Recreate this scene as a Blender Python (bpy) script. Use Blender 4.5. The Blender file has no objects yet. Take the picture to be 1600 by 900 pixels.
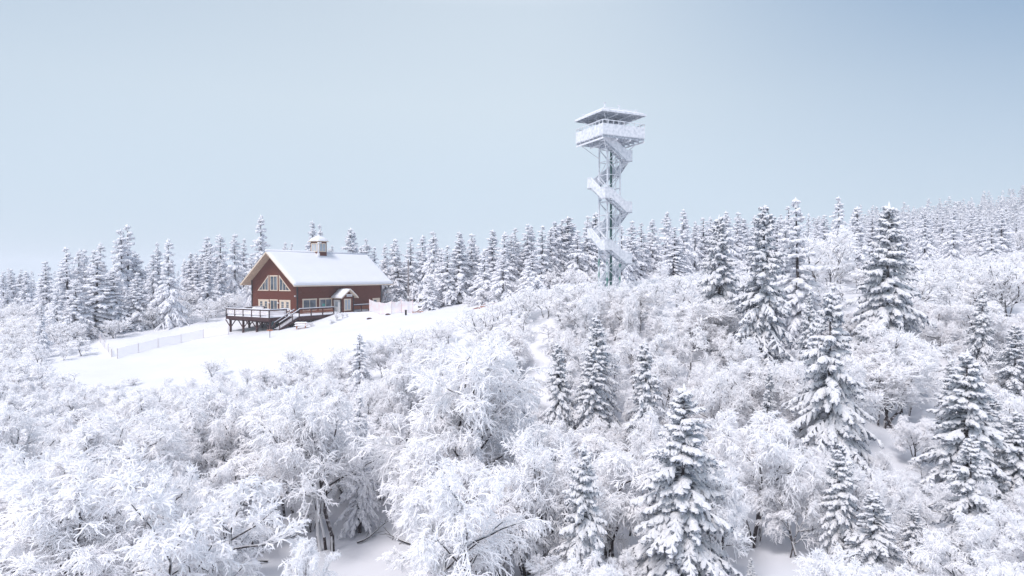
import bpy, math, random
import numpy as np
from mathutils import Vector, Matrix

SC = bpy.context.scene
COL = SC.collection
rad = math.radians
random.seed(7)
F = 1006.0            # focal length in photo pixels (1600 wide)
HZ = 430.0            # horizon row in the photo

# ---------------------------------------------------------------- camera
cd = bpy.data.cameras.new('camera'); cam = bpy.data.objects.new('camera', cd); COL.objects.link(cam)
cd.sensor_width = 36; cd.lens = 36 * F / 1600; cd.clip_start = 0.5; cd.clip_end = 12000
cam.location = (0, 0, 0); cam.rotation_euler = (rad(90) - math.atan(20 / F), 0, 0)
SC.camera = cam

# ---------------------------------------------------------------- sky and sun
SUN_EL, SUN_AZ = 52.0, -78.0           # azimuth from +Y, towards +X positive
W = bpy.data.worlds.new("World"); SC.world = W; W.use_nodes = True
nt = W.node_tree; nt.nodes.clear()
def wn(t, **k):
    n = nt.nodes.new(t)
    for a, b in k.items(): setattr(n, a, b)
    return n
out = wn('ShaderNodeOutputWorld'); bg = wn('ShaderNodeBackground'); bg2 = wn('ShaderNodeBackground'); mix = wn('ShaderNodeMixShader')
sky = wn('ShaderNodeTexSky', sky_type='NISHITA', sun_disc=False, sun_elevation=rad(SUN_EL), sun_rotation=rad(SUN_AZ), air_density=1.0, dust_density=2.5, ozone_density=1.5)
bg.inputs['Strength'].default_value = 0.11
nt.links.new(sky.outputs[0], bg.inputs['Color'])
# thin high overcast veil: pale grey blue, whiter towards the zenith, patchy
tc = wn('ShaderNodeTexCoord'); sep = wn('ShaderNodeSeparateXYZ'); nt.links.new(tc.outputs['Generated'], sep.inputs[0])
ramp = wn('ShaderNodeValToRGB'); cr = ramp.color_ramp
cr.elements[0].position = 0.0; cr.elements[0].color = (0.62, 0.75, 0.87, 1)
cr.elements[1].position = 1.0; cr.elements[1].color = (2.10, 2.03, 2.12, 1)
for p, c in ((0.08, (0.63, 0.75, 0.87, 1)), (0.25, (0.70, 0.805, 0.89, 1)), (0.38, (0.68, 0.785, 0.88, 1)), (0.62, (1.32, 1.32, 1.41, 1))):
    e = cr.elements.new(p); e.color = c
nt.links.new(sep.outputs['Z'], ramp.inputs[0])
nz = wn('ShaderNodeTexNoise'); nz.inputs['Scale'].default_value = 0.9; nz.inputs['Detail'].default_value = 1.0; nz.inputs['Roughness'].default_value = 0.45
mp = wn('ShaderNodeMapping'); mp.inputs['Scale'].default_value = (1.0, 1.0, 2.2); mp.inputs['Location'].default_value = (0.35, 0.1, 0.2)
nt.links.new(tc.outputs['Generated'], mp.inputs[0]); nt.links.new(mp.outputs[0], nz.inputs['Vector'])
mr = wn('ShaderNodeMapRange'); mr.inputs['From Min'].default_value = 0.3; mr.inputs['From Max'].default_value = 0.7
mr.inputs['To Min'].default_value = 0.95; mr.inputs['To Max'].default_value = 1.05
nt.links.new(nz.outputs['Fac'], mr.inputs['Value'])
# the veil thins out to clear blue high up on the right, a little on the left
def math_(op, a, b=None):
    n = wn('ShaderNodeMath', operation=op)
    for i, v in enumerate((a, b)):
        if v is None: continue
        if isinstance(v, (int, float)): n.inputs[i].default_value = v
        else: nt.links.new(v, n.inputs[i])
    return n.outputs[0]
xr = math_('MAXIMUM', sep.outputs['X'], math_('MULTIPLY', sep.outputs['X'], -0.45))
thin = wn('ShaderNodeMapRange', interpolation_type='SMOOTHSTEP'); thin.inputs['From Min'].default_value = 0.0; thin.inputs['From Max'].default_value = 0.31
nt.links.new(math_('MULTIPLY', xr, sep.outputs['Z']), thin.inputs['Value'])
blue = wn('ShaderNodeMix', data_type='RGBA'); blue.inputs['B'].default_value = (0.19, 0.36, 0.60, 1)
nt.links.new(thin.outputs[0], blue.inputs['Factor']); nt.links.new(ramp.outputs[0], blue.inputs['A'])
nt.links.new(mr.outputs[0], bg2.inputs['Strength']); nt.links.new(blue.outputs['Result'], bg2.inputs['Color'])
mix.inputs[0].default_value = 0.86
nt.links.new(bg.outputs[0], mix.inputs[1]); nt.links.new(bg2.outputs[0], mix.inputs[2]); nt.links.new(mix.outputs[0], out.inputs['Surface'])

sl = bpy.data.lights.new('sun', 'SUN'); so = bpy.data.objects.new('sun', sl); COL.objects.link(so)
sl.energy = 2.8; sl.angle = rad(18); sl.color = (1.0, 0.945, 0.96)
se, sa = rad(SUN_EL), rad(SUN_AZ)
sdir = Vector((math.sin(sa) * math.cos(se), math.cos(sa) * math.cos(se), math.sin(se)))
# light comes slightly from the camera's side
sdir = Vector((-0.46, -0.62, 1.15)).normalized()
sky.sun_elevation = math.asin(sdir.z); sky.sun_rotation = math.atan2(sdir.x, sdir.y)
so.rotation_euler = sdir.to_track_quat('Z', 'Y').to_euler(); so.location = (-60, -20, 80)

SC.view_settings.view_transform = 'Standard'; SC.view_settings.look = 'None'
SC.view_settings.exposure = 0.0; SC.view_settings.gamma = 1.0
SC.cycles.max_bounces = 30; SC.cycles.diffuse_bounces = 30; SC.cycles.glossy_bounces = 2; SC.cycles.transmission_bounces = 30
SC.cycles.volume_bounces = 1; SC.cycles.use_denoising = True; SC.cycles.denoiser = 'OPENIMAGEDENOISE'; SC.cycles.denoising_input_passes = 'RGB_ALBEDO_NORMAL'
SC.cycles.caustics_reflective = False; SC.cycles.caustics_refractive = False

# ---------------------------------------------------------------- materials
def mat(name, col, rough=0.7, var=0.0, vscale=4.0, bump=0.0, bscale=20.0, col2=None, spec=0.3, metal=0.0, lo=0.35, hi=0.65, stretch=None):
    m = bpy.data.materials.new(name); m.use_nodes = True
    t = m.node_tree; b = t.nodes['Principled BSDF']
    b.inputs['Base Color'].default_value = (*col, 1); b.inputs['Roughness'].default_value = rough
    b.inputs['Specular IOR Level'].default_value = spec; b.inputs['Metallic'].default_value = metal
    geo = t.nodes.new('ShaderNodeTexCoord')
    vec = geo.outputs['Object']
    if stretch:
        mm = t.nodes.new('ShaderNodeMapping'); mm.inputs['Scale'].default_value = stretch
        t.links.new(vec, mm.inputs[0]); vec = mm.outputs[0]
    if var or col2:
        n = t.nodes.new('ShaderNodeTexNoise'); n.inputs['Scale'].default_value = vscale; n.inputs['Detail'].default_value = 4
        t.links.new(vec, n.inputs['Vector'])
        r = t.nodes.new('ShaderNodeValToRGB'); r.color_ramp.elements[0].position = lo; r.color_ramp.elements[1].position = hi
        c2 = col2 if col2 else tuple(min(1, c * (1 + var)) for c in col)
        c1 = col if col2 else tuple(c * (1 - var) for c in col)
        r.color_ramp.elements[0].color = (*c1, 1); r.color_ramp.elements[1].color = (*c2, 1)
        t.links.new(n.outputs['Fac'], r.inputs[0]); t.links.new(r.outputs[0], b.inputs['Base Color'])
    if bump:
        n2 = t.nodes.new('ShaderNodeTexNoise'); n2.inputs['Scale'].default_value = bscale; n2.inputs['Detail'].default_value = 5
        t.links.new(vec, n2.inputs['Vector'])
        bp = t.nodes.new('ShaderNodeBump'); bp.inputs['Strength'].default_value = bump; bp.inputs['Distance'].default_value = 0.05
        t.links.new(n2.outputs['Fac'], bp.inputs['Height']); t.links.new(bp.outputs[0], b.inputs['Normal'])
    return m

M = dict(
    snow=mat('ground_snow', (0.655, 0.665, 0.695), 0.8, 0.02, 0.3, 1.0, 0.55),
    roofsnow=mat('roof_snow', (0.72, 0.73, 0.765), 0.75, 0.015, 0.5, 0.5, 1.8),
    treesnow=mat('tree_snow', (0.955, 0.955, 0.965), 0.8, 0.02, 3.0, 0.6, 14),
    rime=mat('rime', (0.972, 0.970, 0.974), 0.8),
    needle=mat('needles', (0.04, 0.058, 0.075), 0.8, col2=(0.58, 0.61, 0.69), vscale=9, lo=0.38, hi=0.62),
    needlefrost=mat('rimed_needles', (0.09, 0.105, 0.13), 0.8, col2=(0.84, 0.85, 0.90), vscale=7, lo=0.28, hi=0.54),
    bark=mat('bark', (0.045, 0.036, 0.038), 0.9, col2=(0.80, 0.80, 0.84), vscale=3.5, lo=0.52, hi=0.72, bump=0.4),
    brown=mat('brown_siding', (0.135, 0.037, 0.022), 0.75, 0.22, 3.0, 0.25, 30, stretch=(1, 1, 5)),
    beige=mat('beige_trim', (0.70, 0.59, 0.47), 0.65, 0.06, 2.0, 0.1, 20),
    soffit=mat('soffit', (0.56, 0.42, 0.31), 0.7, 0.10, 3.0, stretch=(1, 1, 1)),
    black=mat('black_trim', (0.02, 0.018, 0.022), 0.5),
    darkwood=mat('dark_stained_wood', (0.060, 0.026, 0.028), 0.7, 0.3, 6.0, 0.2, 20),
    redwood=mat('weathered_red_wood', (0.36, 0.13, 0.07), 0.75, 0.2, 6.0),
    picnic=mat('orange_wood', (0.50, 0.20, 0.09), 0.7, 0.2, 6.0),
    glass=mat('window_glass', (0.045, 0.065, 0.085), 0.12, 0.5, 0.9, spec=0.8, col2=(0.16, 0.19, 0.22)),
    paleglass=mat('curtained_glass', (0.42, 0.47, 0.52), 0.2, 0.1, 1.2, spec=0.7),
    white=mat('white_paint', (0.78, 0.78, 0.78), 0.5),
    steel=mat('frosted_steel', (0.62, 0.65, 0.69), 0.7, col2=(0.84, 0.85, 0.88), vscale=3.5, lo=0.3, hi=0.6, bump=0.5, bscale=9),
    steeldark=mat('grey_steel', (0.34, 0.37, 0.42), 0.6, col2=(0.66, 0.69, 0.73), vscale=5, lo=0.4, hi=0.7),
    green=mat('dark_green_paint', (0.012, 0.055, 0.05), 0.5, col2=(0.10, 0.19, 0.18), vscale=5),
    greenfrost=mat('frosted_green_paint', (0.10, 0.26, 0.22), 0.6, col2=(0.72, 0.76, 0.78), vscale=1.6, lo=0.40, hi=0.56),
    net=mat('snow_netting', (0.95, 0.90, 0.91), 0.8, col2=(0.95, 0.93, 0.94), vscale=1.5),
    pinknet=mat('pink_netting', (0.90, 0.78, 0.78), 0.8, col2=(0.89, 0.88, 0.90), vscale=1.5, lo=0.4, hi=0.6),
    pole=mat('weathered_pole', (0.24, 0.22, 0.22), 0.8, 0.3, 4),
    vanwhite=mat('van_paint', (0.80, 0.81, 0.83), 0.3, spec=0.5),
    teal=mat('flat_teal', (0.05, 0.30, 0.26), 0.5),
    signblue=mat('sign_print', (0.03, 0.06, 0.16), 0.5),
    darkbark=mat('dark_bark', (0.03, 0.024, 0.026), 0.9), palepost=mat('pale_post', (0.50, 0.44, 0.45), 0.8), pinkpost=mat('pink_post', (0.70, 0.48, 0.46), 0.8),
    tank=mat('blue_grey_tank', (0.16, 0.25, 0.27), 0.5, 0.2, 3),
)

def translucent(m, fac, col):
    """rime and loose snow let light through: part of the surface scatters it onwards"""
    t = m.node_tree; b = t.nodes['Principled BSDF']; o = t.nodes['Material Output']
    tr = t.nodes.new('ShaderNodeBsdfTranslucent'); tr.inputs['Color'].default_value = (*col, 1); mx = t.nodes.new('ShaderNodeMixShader'); mx.inputs[0].default_value = fac
    t.links.new(b.outputs[0], mx.inputs[1]); t.links.new(tr.outputs[0], mx.inputs[2]); t.links.new(mx.outputs[0], o.inputs['Surface'])
translucent(M['rime'], 0.5, (0.974, 0.972, 0.976)); translucent(M['treesnow'], 0.38, (0.96, 0.96, 0.97))
translucent(M['needlefrost'], 0.22, (0.6, 0.62, 0.68)); translucent(M['needle'], 0.18, (0.36, 0.40, 0.48))

# netting is a translucent mesh
for k in ('net', 'pinknet'):
    m = M[k]; t = m.node_tree; b = t.nodes['Principled BSDF']; b.inputs['Alpha'].default_value = 0.45 if k == 'net' else 0.8

# ---------------------------------------------------------------- mesh helpers
def np_mesh(name, V, Q, mats, mi=None, smooth=True, T=None):
    """mesh from numpy quads (and triangles T)"""
    me = bpy.data.meshes.new(name)
    V = np.asarray(V, np.float32); Q = np.asarray(Q, np.int32).reshape(-1, 4)
    me.vertices.add(len(V)); me.vertices.foreach_set('co', V.ravel())
    nT = 0 if T is None else len(T)
    loops = Q.ravel()
    starts = np.arange(len(Q), dtype=np.int32) * 4
    if nT:
        T = np.asarray(T, np.int32).reshape(-1, 3)
        starts = np.concatenate([starts, len(loops) + np.arange(nT, dtype=np.int32) * 3]); loops = np.concatenate([loops, T.ravel()])
    me.loops.add(len(loops)); me.loops.foreach_set('vertex_index', loops)
    me.polygons.add(len(starts)); me.polygons.foreach_set('loop_start', starts)
    if mi is not None: me.polygons.foreach_set('material_index', np.asarray(mi, np.int32))
    me.polygons.foreach_set('use_smooth', np.full(len(starts), bool(smooth)))
    for m in mats: me.materials.append(m)
    me.update(calc_edges=True); me.validate()
    return me

def new_obj(name, data=None, parent=None, loc=None):
    o = bpy.data.objects.new(name, data); COL.objects.link(o)
    if parent: o.parent = parent
    if loc is not None: o.location = loc
    return o

def tag(o, label=None, cat=None, group=None, kind=None):
    if label: o['label'] = label
    if cat: o['category'] = cat
    if group: o['group'] = group
    if kind: o['kind'] = kind
    return o

def tubes(P, R, S=5, squash=1.0, jit=0.0, rng=None):
    """P (N,K,3) polylines, R (N,K) radii -> verts, quads"""
    N, K, _ = P.shape
    T = np.empty_like(P); T[:, 1:-1] = P[:, 2:] - P[:, :-2] if K > 2 else 0; T[:, 0] = P[:, 1] - P[:, 0]; T[:, -1] = P[:, -1] - P[:, -2]
    T /= (np.linalg.norm(T, axis=2, keepdims=True) + 1e-9)
    up = np.zeros_like(T); up[..., 2] = 1; steep = np.abs(T[..., 2]) > 0.93; up[steep] = (1, 0.1, 0)
    side = np.cross(T, up); side /= (np.linalg.norm(side, axis=2, keepdims=True) + 1e-9)
    upv = np.cross(side, T)
    a = np.arange(S) * 2 * np.pi / S + np.pi / S
    ring = P[:, :, None, :] + R[:, :, None, None] * (np.cos(a)[None, None, :, None] * side[:, :, None, :] + np.sin(a)[None, None, :, None] * upv[:, :, None, :] * squash)
    if jit: ring = ring + rng.normal(0, 1, ring.shape) * R[:, :, None, None] * jit
    V = ring.reshape(-1, 3)
    idx = np.arange(N * K * S).reshape(N, K, S)
    A = idx[:, :-1, :]; B = idx[:, 1:, :]
    Q = np.stack([A, B, np.roll(B, -1, 2), np.roll(A, -1, 2)], axis=-1).reshape(-1, 4)
    return V, Q

def qnormal_z(V, Q):
    n = np.cross(V[Q[:, 2]] - V[Q[:, 0]], V[Q[:, 3]] - V[Q[:, 1]])
    return n[:, 2] / (np.linalg.norm(n, axis=1) + 1e-12)

def join(parts):
    Vs, Qs, Ms = [], [], []; o = 0
    for V, Q, m in parts:
        Vs.append(V); Qs.append(Q + o); Ms.append(m); o += len(V)
    return np.concatenate(Vs), np.concatenate(Qs), np.concatenate(Ms)

class MB:
    """collects boxes, bars, prisms in flat shaded polygons; build() links ONE mesh"""
    def __init__(s): s.v = []; s.f = []; s.m = []
    def add(s, vs, fs, mi=0):
        o = len(s.v); s.v += [tuple(v) for v in vs]; s.f += [tuple(i + o for i in f) for f in fs]; s.m += [mi] * len(fs)
    def box(s, a, b, mi=0):
        x0, y0, z0 = a; x1, y1, z1 = b
        s.add([(x0, y0, z0), (x1, y0, z0), (x1, y1, z0), (x0, y1, z0), (x0, y0, z1), (x1, y0, z1), (x1, y1, z1), (x0, y1, z1)],
              [(0, 3, 2, 1), (4, 5, 6, 7), (0, 1, 5, 4), (1, 2, 6, 5), (2, 3, 7, 6), (3, 0, 4, 7)], mi)
    def bar(s, a, b, w, h=None, mi=0):
        """square bar from a to b, w wide, h tall"""
        h = h or w; a = Vector(a); b = Vector(b); d = (b - a)
        if d.length < 1e-6: return
        d.normalize(); up = Vector((0, 0, 1)) if abs(d.z) < 0.95 else Vector((1, 0, 0))
        sd = d.cross(up).normalized() * w / 2; u = sd.cross(d).normalized() * h / 2
        vs = [p + k * sd + l * u for p in (a, b) for k, l in ((-1, -1), (1, -1), (1, 1), (-1, 1))]
        s.add(vs, [(3, 2, 1, 0), (4, 5, 6, 7), (0, 1, 5, 4), (1, 2, 6, 5), (2, 3, 7, 6), (3, 0, 4, 7)], mi)
    def cyl(s, a, b, r, n=10, r2=None, mi=0):
        r2 = r if r2 is None else r2; a = Vector(a); b = Vector(b); d = (b - a).normalized()
        up = Vector((0, 0, 1)) if abs(d.z) < 0.95 else Vector((1, 0, 0)); sd = d.cross(up).normalized(); u = sd.cross(d)
        vs = []
        for p, rr in ((a, r), (b, r2)):
            for k in range(n):
                t = 2 * math.pi * k / n; vs.append(p + sd * rr * math.cos(t) + u * rr * math.sin(t))
        fs = [(k, (k + 1) % n, n + (k + 1) % n, n + k) for k in range(n)] + [tuple(range(n - 1, -1, -1)), tuple(range(n, 2 * n))]
        s.add(vs, fs, mi)
    def prism(s, poly, ext, mi=0):
        """polygon (list of 3d points) extruded by vector ext"""
        n = len(poly); e = Vector(ext); vs = [Vector(p) for p in poly] + [Vector(p) + e for p in poly]
        s.add(vs, [tuple(range(n - 1, -1, -1)), tuple(range(n, 2 * n))] + [(k, (k + 1) % n, n + (k + 1) % n, n + k) for k in range(n)], mi)
    def mesh(s, name, mats, smooth=False, bevel=0):
        me = bpy.data.meshes.new(name); me.from_pydata(s.v, [], s.f)
        for m in (mats if isinstance(mats, (list, tuple)) else [mats]): me.materials.append(m)
        me.polygons.foreach_set('material_index', s.m)
        if smooth: me.polygons.foreach_set('use_smooth', [True] * len(s.f))
        me.update(); return me
    def build(s, name, mats, parent=None, loc=None, smooth=False):
        return new_obj(name, s.mesh(name, mats, smooth), parent, loc)

def lumps(MBobj, pts, r, rng, mi=0, sq=0.7):
    pass

# ---------------------------------------------------------------- terrain
def PX(px, py, D): return ((px - 800) / F * D, D, -(py - HZ) / F * D)
ctrl = [  # pixel x, pixel y of the ground, depth
    (-300, 1120, 20), (300, 1140, 20), (800, 1120, 20), (1300, 1080, 20), (1900, 1060, 20),
    (100, 900, 31), (600, 868, 35), (850, 880, 33), (1230, 870, 32.5), (1560, 880, 31), (-500, 860, 33), (2100, 840, 31),
    (0, 740, 46), (300, 745, 46), (620, 745, 45), (900, 735, 44), (1100, 745, 42), (1320, 742, 40), (1500, 740, 42), (1650, 720, 42),
    (0, 655, 60), (250, 650, 60), (480, 640, 60), (700, 610, 60), (900, 575, 58), (1050, 565, 56), (1190, 580, 53), (1400, 590, 57), (1600, 580, 57),
    (60, 600, 74), (200, 590, 76), (350, 570, 78), (500, 545, 78), (600, 527, 80), (720, 500, 80), (850, 484, 80), (940, 462, 70), (1000, 464, 71), (890, 486, 66), (1080, 478, 72), (960, 500, 64),
    (1200, 520, 66), (1385, 490, 66), (1550, 470, 70), (1300, 430, 88), (1550, 405, 95), (1700, 400, 95),
    (60, 570, 86), (160, 556, 90), (255, 540, 96), (330, 524, 101), (358, 527, 98), (420, 520, 97), (460, 513, 98), (520, 500, 100), (560, 489, 104), (600, 488, 110), (640, 487, 104), (700, 484, 104),
    (760, 478, 96), (820, 468, 92), (0, 520, 112), (120, 505, 116), (230, 492, 122), (320, 486, 122), (450, 480, 134), (640, 472, 130), (800, 452, 120), (950, 432, 105), (1080, 420, 105), (1180, 405, 120),
    (-200, 500, 130), (0, 470, 170), (400, 462, 170), (700, 445, 170), (1000, 420, 160), (1300, 395, 160), (1600, 372, 160),
    (-200, 455, 260), (300, 445, 260), (800, 430, 260), (1100, 400, 240), (1400, 358, 250), (1550, 335, 260), (1750, 312, 260), (2300, 290, 260),
    (1400, 372, 340), (1600, 350, 340), (1900, 340, 340), (1000, 425, 340), (400, 445, 340), (-300, 450, 340),
]
cp = np.array([PX(*c) for c in ctrl])
extra = np.array([(-60, 0, -20), (0, 0, -20), (60, 0, -18), (-60, -60, -32), (0, -60, -32), (60, -60, -30), (-140, 60, -22), (130, 50, -9), (-220, 150, -20), (220, 120, 4)], float)
cp = np.concatenate([cp, extra])
def _k(d): return d   # biharmonic-like linear kernel: smooth enough, no overshoot
_n = len(cp)
_s = 6.0
_d = np.sqrt(((cp[:, None, :2] - cp[None, :, :2]) ** 2).sum(-1) + _s * _s)
_A = np.zeros((_n + 3, _n + 3)); _A[:_n, :_n] = _d + np.eye(_n) * 0.15; _A[:_n, _n] = 1; _A[:_n, _n + 1:] = cp[:, :2]; _A[_n, :_n] = 1; _A[_n + 1:, :_n] = cp[:, :2].T
_w = np.linalg.solve(_A, np.concatenate([cp[:, 2], [0, 0, 0]]))
def relief(x, y):
    return (0.22 * np.sin(x * 0.31 + 1.3 * np.sin(y * 0.13)) * np.sin(y * 0.27 + 0.7) + 0.10 * np.sin(x * 0.83 + y * 0.41) * np.sin(y * 0.71 - x * 0.3))
def height(x, y, rel=True):
    x = np.atleast_1d(np.asarray(x, float)); y = np.atleast_1d(np.asarray(y, float))
    xc = np.clip(x, -330, 420); yc = np.clip(y, -80, 345)
    d = np.sqrt((xc[:, None] - cp[None, :, 0]) ** 2 + (yc[:, None] - cp[None, :, 1]) ** 2 + _s * _s)
    z = d @ _w[:_n] + _w[_n] + xc * _w[_n + 1] + yc * _w[_n + 2]
    off = np.sqrt((x - xc) ** 2 + (y - yc) ** 2)
    z = z - off * 0.16 - 6 * (1 - np.exp(-off / 60))
    return z + (relief(x, y) * 0.85 if rel else 0)
def hz(x, y): return float(height(x, y)[0])
def axis(lo, a, b, hi, fine, n_out):
    inner = np.arange(a, b + fine, fine)
    l = a - np.geomspace(fine * 1.5, a - lo, n_out)[::-1]; r = inner[-1] + np.geomspace(fine * 1.5, hi - inner[-1], n_out)
    return np.concatenate([l, inner, r])
gx = axis(-1300, -110, 130, 1300, 1.1, 30); gy = axis(-600, -10, 150, 1800, 1.1, 34)
GX, GY = np.meshgrid(gx, gy); fx, fy = GX.ravel(), GY.ravel()
gzv = np.concatenate([height(fx[i:i + 20000], fy[i:i + 20000]) for i in range(0, len(fx), 20000)])
nx, ny = len(gx), len(gy)
ii = np.arange(nx * ny).reshape(ny, nx)
Qg = np.stack([ii[:-1, :-1], ii[:-1, 1:], ii[1:, 1:], ii[1:, :-1]], -1).reshape(-1, 4)
ground = new_obj('ground', np_mesh('ground', np.stack([fx, fy, gzv], 1), Qg, [M['snow']]))
tag(ground, 'white snow covered hillside falling towards the valley in front', kind='structure')

# ---------------------------------------------------------------- tree generators
def norm(a): return a / (np.linalg.norm(a, axis=-1, keepdims=True) + 1e-9)

def pl_at(P, t):
    """point and tangent on polylines P (N,K,3) at t in 0..1 (N,)"""
    K = P.shape[1]; f = np.clip(t, 0, 0.9999) * (K - 1); i = f.astype(int); u = (f - i)[:, None]
    r = np.arange(len(P)); a = P[r, i]; b = P[r, i + 1]
    return a * (1 - u) + b * u, norm(b - a)

def grow(rng, P, n, t0, t1, ang, ang_sd, length, K, grav, wig, azw=None):
    N = len(P); idx = np.repeat(np.arange(N), n)
    t = t0 + (t1 - t0) * ((np.tile(np.arange(n), N) + rng.random(N * n)) / n)
    base, T = pl_at(P[idx], t)
    A = norm(np.cross(T, rng.normal(0, 1, T.shape))); B = np.cross(T, A)
    th = np.radians(rng.normal(ang, ang_sd, len(idx)))[:, None]
    d = np.cos(th) * T + np.sin(th) * A
    L = length(idx, t)
    pts = [base]; p = base; st = (L / (K - 1))[:, None]
    for k in range(K - 1):
        d = norm(d + rng.normal(0, wig, d.shape) + np.array([0, 0, grav * (k + 0.5)]))
        p = p + d * st; pts.append(p)
    return np.stack(pts, 1), L, idx, t

def make_frosted(seed, H=8.0, spread=3.0, dens=1.0, tw=0.020, stems=3, droop=-0.12, lo=False, ang=50, up=0.015, t0=0.27):
    """bare tree thick with rime: stems, limbs, branchlets, twigs. returns (trunk mesh, crown mesh)"""
    rng = np.random.default_rng(seed)
    K = 7; P = []
    for s in range(stems):
        a = rng.random() * 6.28; lean = rng.uniform(0.05, 0.38) * spread / 3 if stems > 1 else rng.uniform(0, 0.08)
        h = H * rng.uniform(0.72, 0.93); bx, by = rng.normal(0, 0.25, 2); pts = []
        for k in range(K):
            u = k / (K - 1)
            pts.append((bx + math.cos(a) * lean * h * u ** 1.2 + rng.normal(0, 0.16) * u * 2, by + math.sin(a) * lean * h * u ** 1.2 + rng.normal(0, 0.16) * u * 2, h * u - 0.4 * (1 - u)))
        P.append(pts)
    P0 = np.array(P); u = np.linspace(0, 1, K)
    R0 = (0.0115 * H * (1 - u) ** 0.8 + 0.018)[None] * rng.uniform(0.45, 1.1, (stems, 1))
    n1 = int((13 if not lo else 10) * (1.25 if stems < 2 else 1))
    P1, L1, i1, t1 = grow(rng, P0, n1, t0, 0.98, ang, 12, lambda i, t: spread * np.interp(t, [0, 0.3, 0.55, 1], [0.6, 0.95, 0.9, 0.34]) * rng.uniform(0.5, 1.25, len(t)), 6, up, 0.11)
    R1 = (0.022 + 0.016 * L1)[:, None] * np.linspace(1, 0.3, 6)[None]
    n2 = int((9 if not lo else 6) * dens)
    P2, L2, i2, t2 = grow(rng, P1, n2, 0.25, 1.0, 42, 14, lambda i, t: L1[i] * (0.62 - 0.30 * t) * rng.uniform(0.6, 1.2, len(t)), 5, droop * 0.5, 0.13)
    R2 = np.full((len(P2), 1), 0.034) * np.linspace(1, 0.6, 5)[None]
    n3 = 6 if not lo else 5
    P3, L3, i3, t3 = grow(rng, P2, n3, 0.15, 1.0, 40, 16, lambda i, t: (0.34 + 0.42 * L2[i] * (1.1 - t)) * rng.uniform(0.6, 1.25, len(t)), 4, droop, 0.14)
    twr = tw * 1.25 if not lo else tw * 1.9
    R3 = np.full((len(P3), 1), twr) * np.array([1.0, 1.15, 1.0, 0.55])[None]
    parts = []
    V, Q = tubes(P2, R2 * (1 if not lo else 1.4), 4); parts.append((V, Q, np.where((qnormal_z(V, Q) < -0.4) & (rng.random(len(Q)) < 0.4), 1, 0)))
    V, Q = tubes(P3, R3, 3); parts.append((V, Q, np.zeros(len(Q), int)))
    if not lo:
        P4, L4, i4, t4 = grow(rng, P3, 5, 0.10, 1.0, 40, 16, lambda i, t: rng.uniform(0.08, 0.32, len(t)), 3, droop * 1.5, 0.18)
        R4 = np.full((len(P4), 1), tw * 1.0) * rng.uniform(0.7, 1.4, (len(P4), 1)) * np.array([0.9, 1.05, 0.7])[None]
        V, Q = tubes(P4, R4, 3); parts.append((V, Q, np.zeros(len(Q), int)))
    cV, cQ, cM = join(parts)
    V0, Q0 = tubes(P0, R0, 7); rn = rng.random(len(Q0)); m0 = np.where((qnormal_z(V0, Q0) > 0.12) | (rn < 0.12), 0, 1)
    V1, Q1 = tubes(P1, R1, 5); m1 = np.where((qnormal_z(V1, Q1) > 0.05) | (rng.random(len(Q1)) < 0.25), 0, 1)
    tV, tQ, tM = join([(V0, Q0, m0), (V1, Q1, m1)])
    mm = [M['rime'], M['bark']]
    return np_mesh('frosted_trunk', tV, tQ, mm, tM), np_mesh('frosted_crown', cV, cQ, mm, cM, smooth=False)

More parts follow.
